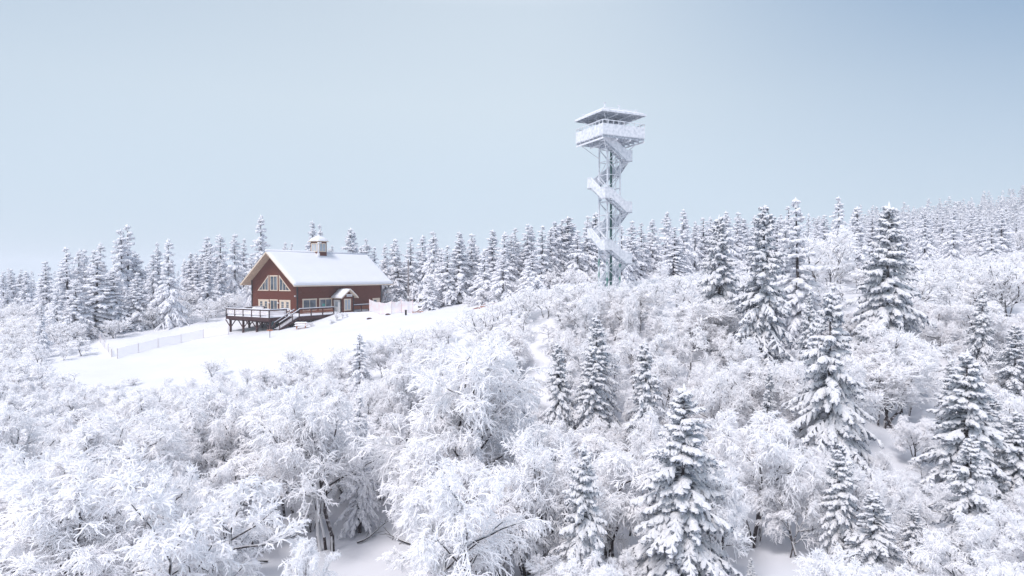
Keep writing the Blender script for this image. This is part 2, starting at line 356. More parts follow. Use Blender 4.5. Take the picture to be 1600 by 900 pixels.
def make_spruce(seed, H=10.0, R=2.0, nb=230, nsub=9, fr=0.085, needles=3, S=6, K=5, droop=0.45, dark=0.0, ragged=0.25, full=1.0, inner=3):
    """snow laden spruce: (trunk mesh, crown mesh)"""
    rng = np.random.default_rng(seed)
    t = np.sort((np.linspace(0.015, 0.985, nb)) ** 0.82); nw = 21 + seed % 5; t = np.clip(0.68 * t + 0.32 * np.round(t * nw) / nw + rng.normal(0, 0.011, nb), 0.01, 0.99)
    z = H * (1 - t * 0.94)
    Lb = R * (0.03 + t ** 0.85) * (1 + rng.normal(0, ragged, nb)).clip(0.45, 1.5)
    az = np.arange(nb) * 2.39996 + rng.normal(0, 0.35, nb)
    # clumping: some missing sectors
    gap = rng.random((11, 6)) < 0.16
    keep = ~gap[np.minimum((t * 11).astype(int), 10), ((az % 6.283) / 6.284 * 6).astype(int)]
    t, z, Lb, az = t[keep], z[keep], Lb[keep], az[keep]; nb = len(t)
    Kb = 6 if S > 3 else 4; s = np.linspace(0, 1, Kb)[None]
    slope0 = (0.55 - 0.85 * t)[:, None]
    zz = z[:, None] + Lb[:, None] * (slope0 * s - droop * s ** 2 * (0.35 + t[:, None]) + 0.10 * np.maximum(0, s - 0.75) * 4 * 0.4)
    curl = rng.normal(0, 0.10, (nb, 1)) * s
    P = np.stack([np.cos(az[:, None] + curl) * Lb[:, None] * s, np.sin(az[:, None] + curl) * Lb[:, None] * s, zz], -1)
    # branchlets to both sides plus the tip
    idx = np.repeat(np.arange(nb), nsub)
    j = np.tile(np.arange(nsub), nb)
    u = 0.22 + 0.78 * (j + rng.random(len(j)) * 0.8) / nsub; u = np.minimum(u, 1)
    base, T = pl_at(P[idx], u)
    sgn = np.where(j % 2 == 0, 1.0, -1.0); sgn[j == nsub - 1] = 0.05
    sd = norm(np.cross(T, np.array([0, 0, 1.0])))
    d = norm(T * 0.8 + sd * sgn[:, None] * rng.uniform(0.5, 1.0, (len(j), 1)) + rng.normal(0, 0.12, T.shape))
    Lf = (0.16 + 0.34 * Lb[idx] * (1.15 - u)) * rng.uniform(0.7, 1.3, len(j)) * full
    pts = [base]; p = base
    for k in range(K - 1):
        d = norm(d + np.array([0, 0, -0.27 - 0.10 * k]) + rng.normal(0, 0.08, d.shape)); p = p + d * (Lf / (K - 1))[:, None]; pts.append(p)
    P2 = np.stack(pts, 1)
    prof = np.interp(np.linspace(0, 1, K), [0, 0.3, 0.65, 0.9, 1], [0.55, 1.0, 1.12, 0.75, 0.12])
    R2 = fr * prof[None] * rng.uniform(0.65, 1.35, (len(j), 1)) * rng.uniform(0.8, 1.2, (len(j), K)) * (0.72 + 0.4 * np.minimum(1, t[idx] * 2))[:, None]
    parts = []
    V, Q = tubes(P2, R2, S, 0.8, 0.13, rng)
    nzq = qnormal_z(V, Q); parts.append((V, Q, np.where(nzq < (-0.30 + dark), 1, 0)))
    # main bough snow
    Rb = fr * 0.75 * np.interp(s, [0, 0.5, 1], [0.5, 1.0, 0.5]) * rng.uniform(0.6, 1.2, (nb, 1))
    V, Q = tubes(P, Rb, S, 0.9, 0.12, rng); parts.append((V, Q, np.where(qnormal_z(V, Q) < -0.35 + dark, 1, 0)))
    # hanging needle twigs beneath
    if needles:
        n = len(P2); ii = np.repeat(np.arange(n), needles); uu = rng.random(len(ii))
        b, T2 = pl_at(P2[ii], uu); dn = norm(T2 * 0.5 + rng.normal(0, 0.5, b.shape) + np.array([0, 0, -0.75])); L = rng.uniform(0.5, 1.0, (len(ii), 1)) * fr * 1.9
        b = b - np.array([0, 0, 1]) * fr * 0.3
        w = norm(np.cross(dn, rng.normal(0, 1, dn.shape))) * fr * 0.28
        V = np.stack([b - w, b + w, b + dn * L + w * 0.25, b + dn * L - w * 0.25], 1).reshape(-1, 3)
        parts.append((V, np.arange(len(V)).reshape(-1, 4), np.ones(len(ii), int)))
        # inner dark boughs near the trunk
        n = int(nb * inner); ib = rng.integers(0, nb, n); b, T3 = pl_at(P[ib], rng.uniform(0.05, 0.6, n)); b = b - np.array([0, 0, fr * 0.8])
        dn = norm(T3 + rng.normal(0, 0.35, b.shape) + np.array([0, 0, -0.4])); L = (0.15 + 0.22 * Lb[ib])[:, None]
        w = norm(np.cross(dn, np.array([0, 0, 1.0]) + rng.normal(0, 0.3, dn.shape))) * fr * 0.9
        V = np.stack([b - w, b + w, b + dn * L + w * 0.4, b + dn * L - w * 0.4], 1).reshape(-1, 3)
        parts.append((V, np.arange(len(V)).reshape(-1, 4), np.ones(n, int)))
    # leader
    lead = np.array([[[0, 0, H * 0.93], [0, 0, H * 0.97], [0.02, 0.01, H * 1.0]]]); V, Q = tubes(lead, np.array([[0.09, 0.08, 0.02]]) * fr / 0.085, S)
    parts.append((V, Q, np.zeros(len(Q), int)))
    cV, cQ, cM = join(parts)
    Pt = np.array([[[0, 0, -0.8], [0, 0, H * 0.3], [0, 0, H * 0.6], [0, 0, H * 0.95]]]); V, Q = tubes(Pt, np.array([[0.016, 0.012, 0.008, 0.003]]) * H, 8)
    mm = [M['treesnow'], M['needle'] if S >= 6 else M['needlefrost']]
    return np_mesh('spruce_trunk', V, Q, [M['bark']]), np_mesh('spruce_crown', cV, cQ, mm, cM, smooth=False)

# spruce kinds: near (detailed), middle, far
SPN = [make_spruce(11, R=2.1, nb=290, nsub=12, fr=0.082), make_spruce(12, R=1.9, nb=300, nsub=11, fr=0.076, droop=0.6, ragged=0.32),
       make_spruce(13, R=2.3, nb=270, nsub=12, fr=0.095, droop=0.5, ragged=0.26), make_spruce(14, R=2.0, nb=280, nsub=11, fr=0.072, dark=0.15, ragged=0.38, full=0.95)]
SPM = [make_spruce(21 + k, R=(1.9, 1.6, 2.2, 1.5, 1.8)[k], nb=160, nsub=7, fr=(0.115, 0.105, 0.125, 0.105, 0.115)[k], needles=1, S=5, K=4,
                   dark=(-0.45, -0.3, -0.4, -0.15, -0.25)[k], inner=1.2, ragged=0.34, droop=(0.5, 0.4, 0.6, 0.55, 0.45)[k], full=1.1) for k in range(5)]
SPF = [make_spruce(31 + k, R=(1.9, 1.5, 2.2)[k], nb=70, nsub=4, fr=0.17, needles=1, S=4, K=3, dark=-0.3, inner=1.2, ragged=0.35, full=1.2) for k in range(3)]
FRN = [make_frosted(41, 8, 3.2, 1.0, 0.019, 3, -0.10), make_frosted(42, 8, 2.7, 1.1, 0.018, 2, -0.20, ang=38), make_frosted(43, 8, 3.7, 0.8, 0.021, 4, -0.07, ang=44, up=0.04),
       make_frosted(44, 8, 2.3, 1.15, 0.018, 1, -0.26, ang=56), make_frosted(45, 8, 3.2, 1.0, 0.017, 2, -0.24, ang=40, up=0.0), make_frosted(46, 8, 2.6, 0.7, 0.022, 4, 0.02, ang=28, up=0.06),
       make_frosted(47, 8, 3.0, 0.75, 0.024, 2, -0.14, ang=60, up=0.03), make_frosted(48, 8, 3.3, 1.25, 0.019, 3, -0.12, ang=52, up=0.02, t0=0.42), make_frosted(49, 8, 2.9, 1.1, 0.019, 4, -0.2, ang=46, up=0.02, t0=0.40)]
FRM = [make_frosted(51, 8, 3.2, 1.15, 0.022, 3, -0.10, True), make_frosted(52, 8, 2.6, 1.2, 0.022, 2, -0.2, True, ang=38), make_frosted(53, 8, 3.6, 1.1, 0.024, 4, 0.0, True, ang=34, up=0.04),
       make_frosted(54, 8, 2.4, 1.2, 0.024, 1, -0.2, True, ang=55)]

def spruce_radius(me): return max(v for v in (abs(me[1].vertices[i].co.x) for i in range(0, len(me[1].vertices), 37)))
RAD = {}
for S_ in SPN + SPM + SPF + FRN + FRM:
    n = len(S_[1].vertices); a = np.empty(n * 3, np.float32); S_[1].vertices.foreach_get('co', a); a = a.reshape(-1, 3)
    RAD[S_[1].name] = (float(np.percentile(np.hypot(a[:, 0], a[:, 1]), 97)), float(a[:, 2].max()))

count = {'sp': 0, 'fr': 0}
GROWN = []
def put_tree(name, kindset, k, x, y, z, h, r, rot, label, cat, group, lean=0.0):
    lean = lean or random.gauss(0, 0.025)
    src = kindset[k % len(kindset)]; r0, h0 = RAD[src[1].name]
    e = new_obj(name, None, None, (x, y, z)); e.empty_display_size = 0.3
    e.scale = (r / r0, r / r0, h / h0); e.rotation_euler = (lean, 0, rot)
    new_obj('trunk', src[0], e); new_obj('crown', src[1], e)
    tag(e, label, cat, group); GROWN.append((e, x / y * F + 800, HZ - (z + h * 0.7) / y * F, y, label, cat))
    return e

def spruce(px, top, D, w, label, k=None, group='snow laden spruces', near=None, base_drop=0.0, lean=0.0):
    """spruce with its tip at photo pixel (px, top), standing at depth D; w = width in pixels at its foot"""
    x = (px - 800) / F * D; z = hz(x, D) - 0.1 - base_drop; ztop = -(top - HZ) / F * D
    h = max(1.2, ztop - z); count['sp'] += 1
    ks = SPN if (near if near is not None else D < 62) else (SPM if D < 150 else SPF)
    if k is None: k = count['sp'] * 7 % 13
    return put_tree('spruce_tree', ks, k, x, D, z, h, w / F * D / 2, random.random() * 6.28, label, 'tree', group, lean)

def frosted(px, top, D, w, label, k=None, group='frosted bare trees', name='frosted_tree'):
    x = (px - 800) / F * D; z = hz(x, D) - 0.1; ztop = -(top - HZ) / F * D
    h = max(0.8, ztop - z); count['fr'] += 1
    if k is None: k = count['fr'] * 5 % 11
    return put_tree(name, FRN if D < 64 else FRM, k, x, D, z, h, w / F * D / 2, random.random() * 6.28, label, 'tree' if name == 'frosted_tree' else 'shrub', group)

# ================================================================ LODGE
TH = math.atan2(0.852, 0.524); CO = Vector((-34.7, 104.0, -6.35)); LL, WW = 19.4, 11.35
RZ = Matrix.Rotation(TH, 3, 'Z')
def LW(x, y, z=0): return CO + RZ @ Vector((x, y, z))
def gl(x, y):                     # ground in lodge space
    p = LW(x, y); return hz(p.x, p.y) - CO.z
lodge = new_obj('lodge', None, None, CO); lodge.rotation_euler = (0, 0, TH)
tag(lodge, 'brown timber lodge with steep snow covered gable roof and beige window trim', 'house')
EH, SLP = 5.5, 0.80
def gz(v): return EH + (WW / 2 - abs(v - WW / 2)) * SLP      # underside of the roof over the gable wall

def pp(pl, a, z, o):              # point on the side wall ('s') or on the gable wall ('g'), o metres outside it
    return (a, -o, z) if pl == 's' else (-o, a, z)
def wbox(mb, pl, a0, a1, z0, z1, o0, o1, mi=0):
    p, q = pp(pl, a0, z0, o0), pp(pl, a1, z1, o1)
    mb.box(tuple(min(i, j) for i, j in zip(p, q)), tuple(max(i, j) for i, j in zip(p, q)), mi)
def wprism(mb, pl, poly, o0, o1, mi=0):
    d = Vector(pp(pl, 0, 0, o1)) - Vector(pp(pl, 0, 0, o0)); mb.prism([pp(pl, a, z, o0) for a, z in poly], d, mi)

# core walls (plain, behind the boards)
b = MB(); H0 = -0.05
b.prism([(0, 0, H0), (0, WW, H0), (0, WW, gz(WW)), (0, WW / 2, gz(WW / 2)), (0, 0, gz(0))], (LL, 0, 0)); b.build('wall', M['brown'], lodge)
# boards
h = MB(); zz = 0.0
while zz < 3.35:
    h.box((0.12, -0.035 - 0.0, zz + 0.005), (LL - 0.1, -0.003, zz + 0.185)); zz += 0.2
zz = 0.0
while zz < 3.55:
    h.box((-0.035, 0.12, zz + 0.005), (-0.003, WW - 0.12, zz + 0.185)); zz += 0.2
o = h.build('horizontal_siding', M['brown'], lodge); o['kind'] = 'stuff'
h = MB(); a = 0.12
while a < LL - 0.3:
    h.box((a + 0.006, -0.03, 3.48), (a + 0.214, -0.003, EH - 0.05)); a += 0.22
a = 0.12
while a < WW - 0.25:
    a1 = a + 0.214
    wprism(h, 'g', [(a + 0.006, 3.68), (a1, 3.68), (a1, gz(a1) - 0.06), (a + 0.006, gz(a + 0.006) - 0.06)] if a1 < WW / 2 or a > WW / 2 else [(a + 0.006, 3.68), (a1, 3.68), (a1, gz(a1) - 0.12), (a + 0.006, gz(a) - 0.12)], 0.003, 0.03); a += 0.22
o = h.build('vertical_siding', M['brown'], lodge); o['kind'] = 'stuff'
b = MB(); wbox(b, 'g', 0.12, WW - 0.12, 3.55, 3.67, 0.0, 0.05); b.build('belt_board', M['brown'], lodge)
b = MB(); wbox(b, 'g', WW / 2 - 2.1, WW / 2 + 2.1, 8.05, 8.11, 0.0, 0.05); b.build('belt_board', M['brown'], lodge)
for cx, cy in ((0, 0), (0, WW), (LL, 0)):
    b = MB(); b.box((cx - 0.09, cy - 0.09, -0.02), (cx + 0.11, cy + 0.11, EH - 0.02)); b.build('corner_board', M['black'], lodge)
# foundation, coloured black to give the dark shade under the deck
b = MB(); b.box((0.05, 0.05, -3.2), (LL - 0.05, WW - 0.05, -0.06)); b.build('foundation', M['black'], lodge)

# roof: two slabs, snow blankets with rolled edges
OL, OR, OS = 1.55, 2.1, 1.1
def slab(y0, y1, off0, off1, x0, x1):
    f = lambda y, o: EH + (WW / 2 - abs(y - WW / 2)) * SLP + o
    return [(x0, y0, f(y0, off0)), (x0, y1, f(y1, off0)), (x0, y1, f(y1, off1)), (x0, y0, f(y0, off1))], (x1 - x0, 0, 0)
roof = MB()
for y0, y1 in ((-OS, WW / 2), (WW / 2, WW + OS)):
    p, e = slab(y0, y1, 0.02, 0.20, -OL, LL + OR); roof.prism(p, e)
roof_o = roof.build('roof', M['soffit'], lodge)
fb = MB()                        # fascia boards round the edge
for y0, y1 in ((-OS, WW / 2), (WW / 2, WW + OS)):
    for x in (-OL - 0.05, LL + OR + 0.01):
        p, e = slab(y0, y1, -0.06, 0.24, x, x + 0.045); fb.prism(p, e)
fb.box((-OL, -OS - 0.06, EH - OS * SLP - 0.10), (LL + OR, -OS - 0.01, EH - OS * SLP + 0.20)); fb.build('fascia', M['beige'], roof_o)
sf = MB()                        # soffit boards, seen from below along the left rake
x = -OL + 0.02
while x < -0.12:
    for y0, y1 in ((-OS, WW / 2), (WW / 2, WW + OS)):
        p, e = slab(y0 + 0.02, y1 - 0.02, -0.01, 0.015, x, x + 0.165); sf.prism(p, e)
    x += 0.18
o = sf.build('soffit_boards', M['soffit'], roof_o); o['kind'] = 'stuff'
def snow_sheet(nu, nv, fn, thick, name, parent, material=None, seed=0, amp=0.05):
    """a rounded blanket over fn(u,v)->(point, normal); rolled edges"""
    rng = np.random.default_rng(seed); V = []
    ph = rng.random(6) * 6.28
    for j in range(nv + 1):
        for i in range(nu + 1):
            u, v = i / nu, j / nv; p, n = fn(u, v)
            eu = min(u, 1 - u) * nu; ev = min(v, 1 - v) * nv
            e = min(1, 0.35 + 0.4 * eu, 0.35 + 0.4 * ev) if min(eu, ev) > 0 else 0.0
            w = amp * (math.sin(u * 9 + ph[0]) * math.sin(v * 5 + ph[1]) + 0.6 * math.sin(u * 23 + ph[2] + 3 * v) + 0.5 * math.sin(v * 19 + ph[3]))
            V.append(Vector(p) + Vector(n) * (thick * e + (w if min(eu, ev) > 0 else 0)))
    idx = np.arange((nu + 1) * (nv + 1)).reshape(nv + 1, nu + 1)
    Q = np.stack([idx[:-1, :-1], idx[:-1, 1:], idx[1:, 1:], idx[1:, :-1]], -1).reshape(-1, 4)
    return new_obj(name, np_mesh(name, np.array([tuple(v) for v in V]), Q, [material or M['roofsnow']]), parent)
nrm = Vector((0, -SLP, 1)).normalized()
def front_slope(u, v):
    y = -OS - 0.10 + (WW / 2 + OS + 0.10) * v; return (-OL - 0.07 + (LL + OR + OL + 0.14) * u, y, EH + y * SLP + 0.21), nrm
def back_slope(u, v):
    y = WW / 2 + (WW / 2 + OS + 0.1) * v; return (-OL - 0.07 + (LL + OR + OL + 0.14) * u, y, EH + (WW - y) * SLP + 0.21), Vector((0, SLP, 1)).normalized()
snow_sheet(90, 40, front_slope, 0.27, 'roof_snow', roof_o, seed=1, amp=0.022)
snow_sheet(60, 24, back_slope, 0.27, 'roof_snow', roof_o, seed=2, amp=0.02)
b = MB(); b.cyl((-OL - 0.05, WW / 2, EH + WW / 2 * SLP + 0.33), (LL + OR + 0.05, WW / 2, EH + WW / 2 * SLP + 0.33), 0.24, 12); b.build('ridge_snow', M['roofsnow'], roof_o, smooth=True)
b = MB(); b.box((-OL - 0.07, -OS - 0.10, EH - OS * SLP + 0.10), (LL + OR + 0.07, -OS - 0.062, EH - OS * SLP + 0.22)); b.build('snow_lip', M['roofsnow'], roof_o)

def window(pl, a0, a1, z0, z1, cols=2, glass='glass', t=0.16, rows=1, parent=None, name='window', label=None, sub=True):
    f = MB(); parent = parent or lodge
    wbox(f, pl, a0 - 0.05, a1 + 0.05, z1 - t, z1 + 0.03, 0.0, 0.10)           # head
    wbox(f, pl, a0, a1, z0, z0 + t * 0.8, 0.0, 0.09)                           # sill
    for s in (a0, a1 - t): wbox(f, pl, s, s + t, z0 + t * 0.8, z1 - t, 0.0, 0.085)
    n = cols; cw = (a1 - a0 - 2 * t) / n
    for k in range(1, n): wbox(f, pl, a0 + t + k * cw - 0.05, a0 + t + k * cw + 0.05, z0 + t * 0.8, z1 - t, 0.0, 0.075)
    fr = f.build(name, M['beige'], parent)
    if label: fr['label'] = label
    for k in range(n):
        g = MB(); wbox(g, pl, a0 + t + k * cw + (0.05 if k else 0), a0 + t + (k + 1) * cw - (0.05 if k < n - 1 else 0), z0 + t * 0.8, z1 - t, 0.0, 0.05)
        g.build('pane', M[glass], fr if sub else parent)
    return fr
def wall_pt(v): return v
# gable, ground floor: french door, window, french door; upper floor: triangles and window
def french_door(pl, a0, a1, z1, parent):
    t = 0.13; f = MB(); mid = (a0 + a1) / 2
    wbox(f, pl, a0 - 0.04, a1 + 0.04, z1 - t, z1 + 0.04, 0.0, 0.10)
    for s in (a0, a1 - t): wbox(f, pl, s, s + t, 0.02, z1 - t, 0.0, 0.09)
    d = f.build('door', M['beige'], parent)
    for x0, x1 in ((a0 + t, mid - 0.012), (mid + 0.012, a1 - t)):
        l = MB(); w = x1 - x0; k = 0.24 * w
        wbox(l, pl, x0, x0 + k, 0.02, z1 - t, 0, 0.06); wbox(l, pl, x1 - k, x1, 0.02, z1 - t, 0, 0.06)
        wbox(l, pl, x0 + k, x1 - k, 0.02, 0.34, 0, 0.06); wbox(l, pl, x0 + k, x1 - k, z1 - t - 0.16, z1 - t, 0, 0.06)
        for r in range(1, 4):
            zr = 0.34 + (z1 - t - 0.5) * r / 4; wbox(l, pl, x0 + k, x1 - k, zr - 0.02, zr + 0.02, 0, 0.055)
        l.build('door_leaf', M['beige'], d)
        g = MB(); wbox(g, pl, x0 + k, x1 - k, 0.34, z1 - t - 0.16, 0.0, 0.045); g.build('pane', M['glass'], d)
    g = MB(); wbox(g, pl, mid - 0.12, mid - 0.08, 0.95, 1.1, 0.06, 0.11); g.build('handle', M['black'], d)
french_door('g', 7.0, 9.65, 2.25, lodge); french_door('g', 1.6, 4.25, 2.25, lodge)
window('g', 4.72, 6.66, 0.35, 2.3, 2); window('g', 4.72, 6.66, 3.78, 6.3, 2)
def tri_window(a_low, a_high, z0, z1):
    """right-angled triangle, tall side at a_high"""
    s = 1 if a_high > a_low else -1; t = 0.15; w = abs(a_high - a_low); hh = z1 - z0
    f = MB(); sl_ = hh / w
    A = (a_low, z0); B = (a_high, z0); Cc = (a_high, z1)
    ia = a_low + s * (t * 2.3); ib = a_high - s * t; iz0 = z0 + t; iz1 = z0 + (abs(ib - a_low) - t * 1.55) * sl_ * 1.0
    I0 = (ia + s * 0.02, iz0); I1 = (ib, iz0); I2 = (ib, iz1)
    for quad in ([A, B, I1, I0], [B, Cc, I2, I1], [Cc, A, I0, I2]): wprism(f, 'g', quad if s > 0 else quad[::-1], 0.0, 0.09)
    for k in (0.36, 0.68):
        x = I0[0] + (I1[0] - I0[0]) * k; zt = iz0 + (iz1 - iz0) * k
        wprism(f, 'g', [(x - 0.05, iz0), (x + 0.05, iz0), (x + 0.05, zt), (x - 0.05, zt)], 0.0, 0.075)
    fr = f.build('window', M['beige'], lodge); fr['label'] = 'triangular gable window with two mullions'
    g = MB(); wprism(g, 'g', [I0, I1, I2] if s > 0 else [I0, I2, I1], 0.0, 0.05); g.build('pane', M['glass'], fr)
tri_window(9.85, 7.0, 3.75, 6.4); tri_window(1.45, 4.35, 3.75, 6.4)
# side wall
window('s', 1.0, 3.95, 0.45, 2.45, 2, t=0.2)
w2 = window('s', 4.5, 7.3, 0.45, 2.45, 2, t=0.2)
g = MB(); wbox(g, 's', 5.15, 5.75, 1.15, 1.55, 0.051, 0.055); g.build('teal_panel', M['teal'], w2)  # small teal rectangle laid over the window pane
# back door at the far right
f = MB(); wbox(f, 's', 17.1, 19.05, 1.98, 2.12, 0, 0.1)
for s_ in (17.15, 18.85): wbox(f, 's', s_, s_ + 0.15, 0.0, 1.98, 0, 0.09)
d = f.build('door', M['beige'], lodge); d['label'] = 'beige back door with a square window'
g = MB(); wbox(g, 's', 17.3, 18.85, 0.0, 1.98, 0, 0.05); g.build('door_leaf', M['beige'], d)
g = MB(); wbox(g, 's', 17.42, 18.15, 0.9, 1.78, 0.05, 0.062); g.build('pane', M['glass'], d)
for k in range(1, 3):
    g = MB(); wbox(g, 's', 17.42, 18.15, 0.9 + 0.29 * k, 0.93 + 0.29 * k, 0.062, 0.07); g.build('glazing_bar', M['beige'], d)
# wall lamps
for pl, a, z in (('g', 6.86, 1.75), ('g', 4.5, 1.75), ('s', 16.85, 1.5), ('g', 0.35, 2.95), ('g', WW + 0.05, 3.2)):
    g = MB(); p = Vector(pp(pl, a, z, 0.05)); q = Vector(pp(pl, a, z, 0.28)); g.cyl(p, q, 0.11, 8); g.build('wall_lamp', M['white'], lodge, smooth=True)
# entrance porch (vestibule)
PA, PB, PD = 7.6, 10.45, 1.9; PH = 2.75; pm = (PA + PB) / 2; prise = 1.05
porch = MB()
porch.prism([(PA, -PD, -1.2), (PB, -PD, -1.2), (PB, -PD, PH), (pm, -PD, PH + prise * 0.98), (PA, -PD, PH)], (0, PD - 0.04, 0)); porch = porch.build('porch', M['brown'], lodge)
hb = MB(); zz = -0.6
while zz < PH - 0.3:
    hb.box((PA + 0.1, -PD - 0.03, zz), (PB - 0.1, -PD - 0.002, zz + 0.18)); zz += 0.2
o = hb.build('porch_siding', M['brown'], porch); o['kind'] = 'stuff'
for cx in (PA, PB):
    g = MB(); g.box((cx - 0.07, -PD - 0.07, -1.0), (cx + 0.07, -PD + 0.07, PH - 0.05)); g.build('corner_board', M['black'], porch)
def porch_slope(side, o):
    sl_ = prise / (PB - pm)
    def fn(u, v):
        xx = pm + side * (PB - pm + 0.62) * (1 - v); return (xx, -PD - 0.75 + (PD + 0.72) * u, PH + prise - abs(xx - pm) * sl_ + o), Vector((side * sl_, 0, 1)).normalized()
    return fn
rs = MB(); sl_ = prise / (PB - pm)
for side in (-1, 1):
    x1 = pm + side * (PB - pm + 0.55); z1 = PH + prise - abs(x1 - pm) * sl_; za = PH + prise
    poly = [(pm, -PD - 0.7, za + 0.03), (x1, -PD - 0.7, z1 + 0.03), (x1, -PD - 0.7, z1 + 0.2), (pm, -PD - 0.7, za + 0.2)]
    rs.prism(poly if side > 0 else poly[::-1], (0, PD + 0.68, 0))
    poly = [(pm, -PD - 0.75, za - 0.02), (x1, -PD - 0.75, z1 - 0.02), (x1, -PD - 0.75, z1 + 0.22), (pm, -PD - 0.75, za + 0.22)]
    rs.prism(poly if side > 0 else poly[::-1], (0, 0.045, 0))
rs.build('porch_roof', M['beige'], porch)
for side in (-1, 1): snow_sheet(14, 12, porch_slope(side, 0.2), 0.24, 'porch_snow', porch, seed=5 + side, amp=0.02)
def pbox(mb, a0, a1, z0, z1, o0, o1): mb.box((a0, -PD - o1, z0), (a1, -PD - o0, z1))
f = MB(); a0, a1, z0, z1, t = 8.25, 9.85, 0.25, 2.3, 0.2
pbox(f, a0, a1, z1 - t, z1, 0.0, 0.09); pbox(f, a0, a1, z0, z0 + t, 0, 0.09)
for s_ in (a0, a1 - t, (a0 + a1) / 2 - 0.07): pbox(f, s_, s_ + (t if s_ != (a0 + a1) / 2 - 0.07 else 0.14), z0 + t, z1 - t, 0, 0.085)
f.build('window', M['beige'], porch)
g = MB(); pbox(g, a0 + t, a1 - t, z0 + t, z1 - t, 0, 0.05); g.build('pane', M['paleglass'], porch)
# white door on the porch's left side
g = MB(); g.box((PA - 0.08, -1.75, 0.0), (PA - 0.002, -0.25, 2.15)); g.build('porch_door', M['white'], porch)
g = MB(); g.box((PA - 0.10, -1.3, 1.0), (PA - 0.082, -0.65, 1.85)); g.build('pane', M['paleglass'], porch)
# name board over the window: dark blue unreadable lettering and a small blue emblem
g = MB(); pbox(g, 8.75, 10.05, 2.66, 3.02, 0.16, 0.2); sg = g.build('sign', M['white'], porch); sg['label'] = 'small white sign with dark blue lettering'
g = MB(); x = 8.82
for wd, hh in ((0.10, 0.16), (0.09, 0.16), (0.11, 0.16), (0.09, 0.15), (0.10, 0.16), (0.09, 0.16), (0.1, 0.15)):
    pbox(g, x, x + 0.022, 2.75, 2.75 + hh, 0.2, 0.206); pbox(g, x + 0.022, x + wd, 2.75, 2.772, 0.2, 0.206)
    pbox(g, x + 0.022, x + wd, 2.75 + hh - 0.022, 2.75 + hh, 0.2, 0.206); pbox(g, x + wd - 0.022, x + wd, 2.772, 2.75 + hh - 0.022, 0.2, 0.206); x += wd + 0.03
pbox(g, 9.88, 9.98, 2.72, 2.88, 0.2, 0.206); g.build('sign_lettering', M['signblue'], porch)['kind'] = 'stuff'
g = MB(); g.box((8.70, -PD - 0.26, 3.02), (10.1, -PD - 0.12, 3.09)); g.build('sign_snow', M['roofsnow'], porch)

# cupola
CX, CY, CS = 9.55, WW / 2, 0.98; ZR = EH + WW / 2 * SLP
cup = MB(); cup.box((CX - CS, CY - CS, ZR - 0.9), (CX + CS, CY + CS, ZR + 2.25)); cup = cup.build('cupola', M['brown'], lodge)
for axis_, sgn in (('x', -1), ('y', -1), ('x', 1), ('y', 1)):
    f = MB(); g = MB()
    def cb(mb, a0, a1, z0, z1, o0, o1):
        if axis_ == 'x': xs = sorted((CX + sgn * (CS + o0), CX + sgn * (CS + o1))); mb.box((xs[0], CY + a0, z0), (xs[1], CY + a1, z1))
        else: ys = sorted((CY + sgn * (CS + o0), CY + sgn * (CS + o1))); mb.box((CX + a0, ys[0], z0), (CX + a1, ys[1], z1))
    cb(f, -0.77, 0.77, ZR + 1.85, ZR + 2.0, 0, 0.07); cb(f, -0.77, 0.77, ZR + 0.45, ZR + 0.6, 0, 0.07)
    for s_ in (-0.77, 0.62, -0.06): cb(f, s_, s_ + (0.15 if s_ != -0.06 else 0.12), ZR + 0.6, ZR + 1.85, 0, 0.065)
    f.build('window', M['beige'], cup); cb(g, -0.62, 0.62, ZR + 0.6, ZR + 1.85, 0, 0.03); g.build('pane', M['paleglass'], cup)
b = MB(); e = CS + 0.27; zt = ZR + 2.25
b.add([(CX - e, CY - e, zt), (CX + e, CY - e, zt), (CX + e, CY + e, zt), (CX - e, CY + e, zt), (CX - e, CY - e, zt + 0.12), (CX + e, CY - e, zt + 0.12), (CX + e, CY + e, zt + 0.12), (CX - e, CY + e, zt + 0.12), (CX, CY, zt + 0.8)],
      [(3, 2, 1, 0), (0, 1, 5, 4), (1, 2, 6, 5), (2, 3, 7, 6), (3, 0, 4, 7), (4, 5, 8), (5, 6, 8), (6, 7, 8), (7, 4, 8)]); b.build('cupola_roof', M['beige'], cup)
rng = np.random.default_rng(3); Vv = []; ns, nr = 24, 7
for j in range(nr + 1):
    q = j / nr
    for i in range(ns):
        a = 2 * math.pi * i / ns; sq = 1 / max(abs(math.cos(a + 0.001)), abs(math.sin(a + 0.001))); sq = 0.65 * sq + 0.35 * 1.15
        r = (e + 0.06) * sq * q; zz = zt + 0.13 + 0.82 * (1 - q) ** 0.85 + 0.26 * math.sqrt(max(0, 1 - q ** 4))
        Vv.append((CX + r * math.cos(a), CY + r * math.sin(a), zz + rng.normal(0, 0.012)))
idx = np.arange((nr + 1) * ns).reshape(nr + 1, ns)
Q = np.stack([idx[:-1], idx[1:], np.roll(idx[1:], -1, 1), np.roll(idx[:-1], -1, 1)], -1).reshape(-1, 4)
new_obj('cupola_snow', np_mesh('cupola_snow', np.array(Vv), Q, [M['roofsnow']]), cup)
